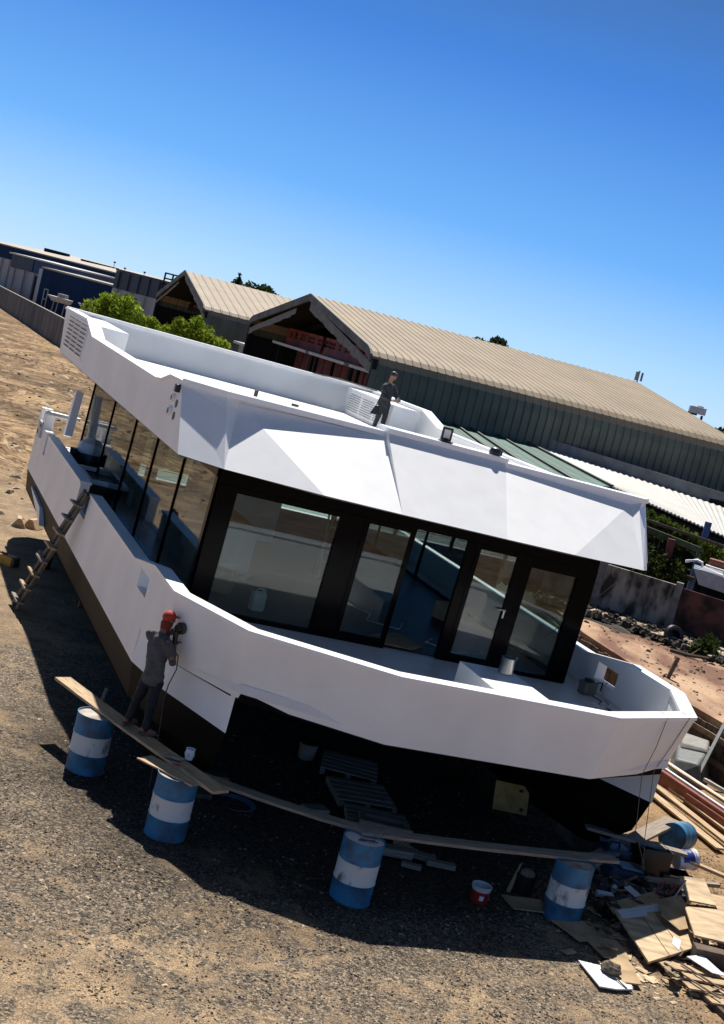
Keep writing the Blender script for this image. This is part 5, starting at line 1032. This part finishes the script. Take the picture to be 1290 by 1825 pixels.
o = thing('dark_bucket', 'black bucket with a brown lump in it left of the last drum', 'bucket', (3.72, 19.7, 0)); b = MB(); b.lathe([(.13, 0), (.16, .3), (.15, .3), (.12, .04)], n=24); b.build('body', PLASTICB, o, smooth=True); b = MB(); ell(b, (0, 0, .3), (.12, .11, .09), 8, 12); b.build('lump', mat('burlap', (.20, .16, .11), .9), o)
slab('cardboard_scrap', [(3.45, 19.55, .02), (3.58, 19.75, .40), (3.62, 19.8, .4), (3.52, 19.55, .02)], 0, .015, CARD, 'upright brown cardboard strip beside the black bucket', 'cardboard')
for k, (x, y, lab) in enumerate(((4.85, 20.0, 'white plastic bottle lying behind the drum by the pile'), (5.15, 20.3, 'second white plastic bottle, farther behind the drum by the pile'))): tag(MB().tube([(0, 0, .06), (.22, .03, .06), (.28, .035, .06)], [.055, .055, .02], 12).build('plastic_bottle', PAPER, smooth=True, loc=(x, y, .12), rot=(0, 0, 1.1 * k)), lab, 'bottle')
slab('white_card', [(5.28, 20.2, .30), (5.38, 20.3, .32), (5.52, 20.05, .3), (5.42, 19.96, .28)], 0, .01, PAPER, 'small white card on the dark rubbish of the pile', 'card')
tag(MB().tube([(0, 0, 0), (.12, .02, .35)], .012, 6).build('metal_rod', GREYM, loc=(5.95, 19.9, .4)), 'thin metal rod sticking up behind the plywood panel', 'rod')
tag(MB().tube([(0, 0, 0), (.1, .05, .2), (.2, 0, .05), (.3, .1, .18)], .018, 6).build('red_hose', mat('red_rubber', (.22, .02, .03), .5), smooth=True, loc=(5.8, 20.3, .3)), 'short red hose on the pile behind the plywood panel', 'hose')
for k, (x, y) in enumerate(((5.2, 20.6), (5.6, 20.4), (4.95, 20.45), (5.9, 20.9), (6.3, 20.9), (5.0, 19.6), (5.35, 19.9))):
    b = MB(); ell(b, (0, 0, .1), (.28, .22, .14), 7, 10)
    for v in b.v: v *= 1 + .35 * noise.noise(v * 7 + Vector((k, 0, 0)))
    tag(b.build('rubbish_bag', PLASTICB, loc=(x, y, .03), rot=(0, 0, k)), 'black rubbish bag slumped in the shaded debris pile', 'rubbish bag', 'black rubbish bags in the pile')

# lumber stack, red channels and white trim behind the bow, right
for k, (a, c, w, t, m, lab) in enumerate(((( 6.80, 27.2, .10), (7.78, 24.1, .10), .20, .04, WOOD, 'sunlit pine board nearest the camera in the lumber stack'), ((6.98, 27.5, .15), (8.25, 23.6, .15), .16, .045, WOOD, 'sunlit pine board second in the lumber stack'), ((7.05, 27.9, .22), (8.5, 23.8, .2), .12, .05, WOOD, 'sunlit pine board third in the lumber stack, against the red channel'))): plank('board', a, c, w, t, m, lab, 'board', 'boards in the lumber stack')
for k, (a, c, z, lab) in enumerate((((7.12, 27.45), (8.35, 24.6), .30, 'rust red steel channel beside the pine boards'), ((7.55, 26.35), (8.55, 24.0), .22, 'shorter rust red steel channel leaning low on the first'))):
    o = thing('steel_channel', lab, 'channel', (*a, z), 0, 'red steel channels'); v = Vector((c[0] - a[0], c[1] - a[1], 0)); b = MB(); b.beam((0, 0, 0), v, .03, .26); b.build('web', RUST, o); b = MB(); q = Vector((.05, .02, 0)); b.beam(q + Vector((0, 0, .13)), v + q + Vector((0, 0, .13)), .12, .02); b.beam(q - Vector((0, 0, .13)), v + q - Vector((0, 0, .13)), .12, .02); b.build('flange', RUST, o)
for k, (a, c, lab) in enumerate((((7.20, 27.6, .46), (8.30, 25.0, .46), 'white trim strip lying along the top of the red channel'), ((7.28, 27.9, .50), (8.5, 25.2, .50), 'pale timber strip between the white trims'), ((7.35, 28.2, .46), (8.75, 25.0, .46), 'white trim strip nearest the grey rack'))): plank('trim_strip', a, c, .07, .05, (PAPER, WOOD, PAPER)[k], lab, 'strip', 'trim strips on the lumber stack')
o = thing('steel_rack', 'grey steel rack frame against the plank wall, with post and two rails', 'rack', (8.2, 28.2, 0)); b = MB(); b.beam(at(o, (8.15, 28.19, 0)), at(o, (8.78, 29.3, 1.35)), .07, .07); b.build('post', GREYM, o)
for z, p, q in ((.95, (8.15, 31.5), (9.2, 29.2)), (.62, (7.9, 30.9), (8.7, 29.4)), (.30, (8.3, 28.0), (9.3, 26.3))): b = MB(); b.beam(at(o, (*p, z)), at(o, (*q, z)), .06, .07); b.build('rail', PALE if z < .9 else WOODOLD, o)
o = thing('tarpaulin', 'grey tarpaulin draped over stacked goods by the plank wall', 'tarpaulin', (8.0, 28.8, 0)); TP = mat('tarp_grey', (.10, .11, .11), .6, var=.15); TP2 = mat('tarp_pale', (.22, .21, .19), .7, var=.1)
b = MB(); b.hexa([(-.35, -.3, 0), (.3, -.75, 0), (.75, .4, 0), (.1, 1.4, 0)], [(-.2, -.1, .42), (.2, -.45, .5), (.6, .5, .62), (.1, 1.3, .55)]); b.build('front_fold', TP, o, bevel=.05); b = MB(); b.hexa([(.0, .6, .5), (.55, .25, .6), (.75, 1.0, .6), (.2, 1.6, .5)], [(.05, .7, .62), (.5, .35, .68), (.7, 1.0, .74), (.2, 1.6, .66)]); b.build('top_fold', TP2, o, bevel=.04)
tag(MB().tube([(0, 0, 0), (.1, 0, .4)], .012, 5).build('stake', WOODOLD, loc=(6.3, 25.6, 0)), 'thin cord-wrapped stake in the sand right of the bow', 'stake')

# ---------------------------------------------------------------- under the hull and on the dark ground
def pallet(label, loc, rz, n=6, w=1.0, l=1.1, m=WOODOLD, tilt=0):
    o = thing('wooden_pallet', label, 'pallet', loc, rz, 'pallets under the boat'); o.rotation_euler[0] = tilt
    for k in range(n): b = MB(); b.box((0, -l / 2 + l * (k + .5) / n, .11), (w, l / n * .68, .022)); b.build('slat', m, o)
    for x in (-w / 2 + .05, 0, w / 2 - .05): b = MB(); b.box((x, 0, .05), (.09, l, .095)); b.build('bearer', m, o)
    return o
pallet('weathered pallet under the boat, nearest the middle drum', (1.45, 20.9, .0), .1); pallet('weathered pallet under the boat, behind the front pallet', (1.15, 22.1, .0), .25, 5); pallet('weathered pallet deepest under the boat', (.9, 23.4, .0), .0, 5)
o = thing('slotted_crate', 'small wooden box frame with a slot lying on the front pallet', 'frame', (1.55, 20.75, .13), .08); b = MB()
for c, d in (((0, .2, .03), (.8, .09, .05)), ((0, -.2, .03), (.8, .09, .05)), ((-.36, 0, .03), (.09, .32, .05)), ((.36, 0, .03), (.09, .32, .05))): b.box(c, d)
b.build('rail', WOODOLD, o); b = MB(); b.box((0, -.27, .02), (.85, .04, .16)); b.build('front_board', WOODOLD, o)
for k, (x, y, w, l, h, rz, lab) in enumerate(((1.75, 19.75, .5, .2, .12, .2, 'short timber offcut beside the middle drum, largest of the heap'), (2.1, 19.95, .55, .16, .08, -.1, 'flat timber offcut behind the largest one'), (2.45, 19.8, .45, .13, .08, .15, 'timber offcut with pale edge at the right of the heap'), (2.0, 19.5, .3, .12, .06, .0, 'small timber offcut in front of the heap'), (.45, 20.7, .4, .25, .10, .5, 'dark timber block left of the pallets'))): plank('offcut', (x - w / 2 * cos(rz), y - w / 2 * sin(rz), h), (x + w / 2 * cos(rz), y + w / 2 * sin(rz), h), l, h, WOODOLD, lab, 'timber', 'timber offcuts under the bow')
tag(MB().tube([(0, 0, .06), (.35, -.3, .06)], .055, 10).build('log', WOOD, loc=(1.75, 20.35, .0)), 'short round log with pale cut end behind the middle drum', 'log')
o = thing('plywood_flap', 'square brown board with two holes leaning in the dark under the hull', 'board', (3.75, 23.2, .32)); o.rotation_euler = (radians(62), 0, radians(8)); b = MB(); b.box((0, 0, 0), (.62, .5, .02)); b.build('sheet', mat('brown_board', (.62, .30, .085), .8, var=.15), o); b = MB(); b.box((.16, .15, .012), (.07, .05, .006)); b.box((.20, -.17, .012), (.06, .06, .006)); b.build('hole', PLASTICB, o)
o = thing('pail', 'pale pail with dark mouth deep under the boat', 'pail', (.12, 23.5, .0)); b = MB(); b.lathe([(.14, 0), (.17, .30), (.15, .3), (.13, .05)], n=20); b.build('body', mat('pale_pail', (.26, .22, .17), .5), o, smooth=True); b = MB(); b.lathe([(.172, .28), (.176, .31), (.165, .31)], n=20); b.build('rim', PLASTICB, o)
for k, (pts, m, lab) in enumerate((([(-1.18, 18.15), (-.98, 18.42), (-.85, 18.25), (-.92, 18.1)], PAPER, 'crumpled white scrap on the dark ground, nearest the second drum'), ([(-1.15, 17.98), (-1.02, 18.06), (-.93, 17.98), (-1.0, 17.9)], PAPER, 'round pale scrap below the crumpled white one'), ([(-1.1, 18.95), (-.8, 19.1), (-.72, 18.98), (-.95, 18.9)], mat('grey_plastic', (.25, .27, .32), .5), 'flat grey plastic scrap between the second drum and the hull shadow'))):
    slab('scrap', [(*p, .05) for p in pts], 0, .03, m, lab, 'scrap')
o = thing('plastic_tray', 'blue grey oval tray on the ground under the weathered plank', 'tray', (-.78, 20.1, .02), .2); b = MB(); b.lathe([(.25, 0), (.33, .08), (.31, .08), (.24, .02)], n=24); b.build('body', mat('tray_blue', (.10, .14, .22), .5), o, smooth=True); b = MB(); b.lathe([(.33, .078), (.345, .085), (.33, .092)], n=24, cap=False); b.build('rim', mat('tray_rim', (.16, .2, .3), .5), o)
tag(MB().tube([(0, 0, 0), (.06, -.02, .34)], .04, 7).build('post', WOODOLD, loc=(-3.62, 23.5, 0)), 'short weathered post standing by the hull behind the sunlit plank', 'post')
o = thing('yellow_block', 'yellow steel block with grey end at the left frame edge', 'block', (-8.15, 32.6, .0), -.35); b = MB(); b.box((0, 0, .13), (.75, .3, .24)); b.build('body', mat('yellow_paint', (.42, .23, .02), .5, var=.15), o, bevel=.02); b = MB(); b.box((.40, 0, .13), (.06, .26, .2)); b.box((-.1, 0, .26), (.4, .12, .03)); b.build('end_plate', WOODDARK, o)
for k, (x, y, rz, lab) in enumerate(((-9.2, 37.7, .3, 'tan timber wedge left of another by the stern'), (-8.85, 38.0, -.2, 'tan timber wedge right of another by the stern'))):
    b = MB(); b.hexa([(-.22, -.25, 0), (.22, -.25, 0), (.22, .25, 0), (-.22, .25, 0)], [(-.05, -.25, .26), (.06, -.25, .26), (.06, .25, .26), (-.05, .25, .26)]); tag(b.build('timber_wedge', WOOD, loc=(x, y, 0), rot=(0, 0, rz), bevel=.01), lab, 'wedge', 'timber wedges by the stern')
o = thing('pail', 'dark pail standing in the hull shadow at the stern', 'pail', BW((-4.0, 16.6, .35)) - Vector((0, 0, BW((-4.0, 16.6, .35)).z))); b = MB(); b.lathe([(.17, 0), (.19, .4), (.17, .4), (.15, .05)], n=20); b.build('body', PLASTICB, o, smooth=True); b = MB(); b.lathe([(.19, .39), (.2, .41), (.18, .42)], n=20); b.build('rim', GREYM, o)
for k, y in enumerate((2.6, 7.5, 12.5, 17.5)):
    for s in (-1, 1):
        p = BW((s * 3.3, y, .42)); h = p.z; b = MB()
        for j in range(max(1, int(h / .16))):
            hh = h / max(1, int(h / .16)); b.box((0, 0, hh * (j + .5)), ((.9, .22, hh - .004) if j % 2 else (.3, .8, hh - .004)))
        tag(b.build('keel_block', WOODDARK, loc=(p.x, p.y, 0), rot=(0, 0, -atan2(.36524, .93062) * -1)), 'stacked timber keel blocks carrying the black hull in deep shadow', 'keel blocks', 'keel blocks under the hulls')

# loose splintered offcuts that fill the gaps of the scrap pile
rn = random.Random(31); SC = mat('scrap_mix', (.26, .19, .12), .9, var=.25, scale=9, island=.7, bump=.3); b = MB()
for k in range(330):
    t = rn.random(); cx, cy = rn.gauss(5.6, .62), rn.gauss(19.8, .95)
    if cy < 17.6 or cx > 7.3 or cx < 4.6: continue
    if 4.95 < cx < 6.3 and 17.9 < cy < 20.1: zc = rn.uniform(.0, .09)
    else: zc = rn.uniform(.02, .24) * max(.2, 1 - ((cx - 5.6) / 1.7) ** 2)
    R = eul(rn.gauss(0, .3), rn.gauss(0, .3), rn.uniform(0, 6.28)); L_, w_ = rn.uniform(.06, .42), rn.uniform(.02, .15); th = rn.uniform(.006, .025)
    q = [Vector((-L_ / 2, -w_ / 2 + rn.uniform(-.02, .02), 0)), Vector((L_ / 2 + rn.uniform(-.05, .05), -w_ / 2, rn.uniform(-.01, .02))), Vector((L_ / 2, w_ / 2 + rn.uniform(-.02, .02), 0)), Vector((-L_ / 2 + rn.uniform(-.05, .05), w_ / 2, rn.uniform(-.01, .02)))]
    c = Vector((cx, cy, zc)); b.hexa([c + R @ v for v in q], [c + R @ (v + Vector((0, 0, th))) for v in q])
tag(b.build('scrap_heap', SC), 'loose splintered offcuts and scraps filling the debris pile by the bow', 'scrap', kind='stuff')
# fit-out clutter seen through the cabin glass
for k, (x, y, w, l, h, m, lab) in enumerate(((-2.6, 6.6, .5, .35, .4, CARD, 'brown carton on the cabin floor behind the large front window'), (-2.95, 7.3, .35, .35, .65, CARD, 'taller brown carton standing behind the first carton in the cabin'), (2.7, 8.2, .6, .4, .35, CARD, 'open brown carton by the far side windows of the cabin'), (-1.9, 7.9, .9, .25, .08, WOOD, 'pine offcut lying across the cabin floor'))):
    o = thing('carton' if m is CARD else 'offcut', lab, 'carton' if m is CARD else 'timber', BW((x, y, 2.305)), .4 * k)
    q = MB(); q.box((0, 0, h / 2), (w, l, h)); q.build('body', m, o, bevel=.008)
    q = MB(); q.box((0, 0, h + .001), (w, .05, .004)); q.build('tape' if m is CARD else 'batten', WOOD, o)
q = MB()
for a, c in (((0, 0, 0), (-.12, 0, 1.5)), ((.45, 0, 0), (.33, 0, 1.5)), ((.0, .5, 0), (.06, .1, 1.5)), ((.45, .5, 0), (.39, .1, 1.5))): q.beam(a, c, .05, .03)
for t in (.25, .5, .75): q.beam((-.12 * t, 0, 1.5 * t), (.45 - .12 * t, 0, 1.5 * t), .05, .02)
o = thing('step_ladder', 'grey step ladder standing inside the cabin behind the sliding door', 'ladder', BW((.3, 9.6, 2.305)), .3); q.build('frame', GREYM, o)
q = MB(); q.box((.2, .05, 1.51), (.55, .25, .03)); q.build('top_step', STEEL, o)
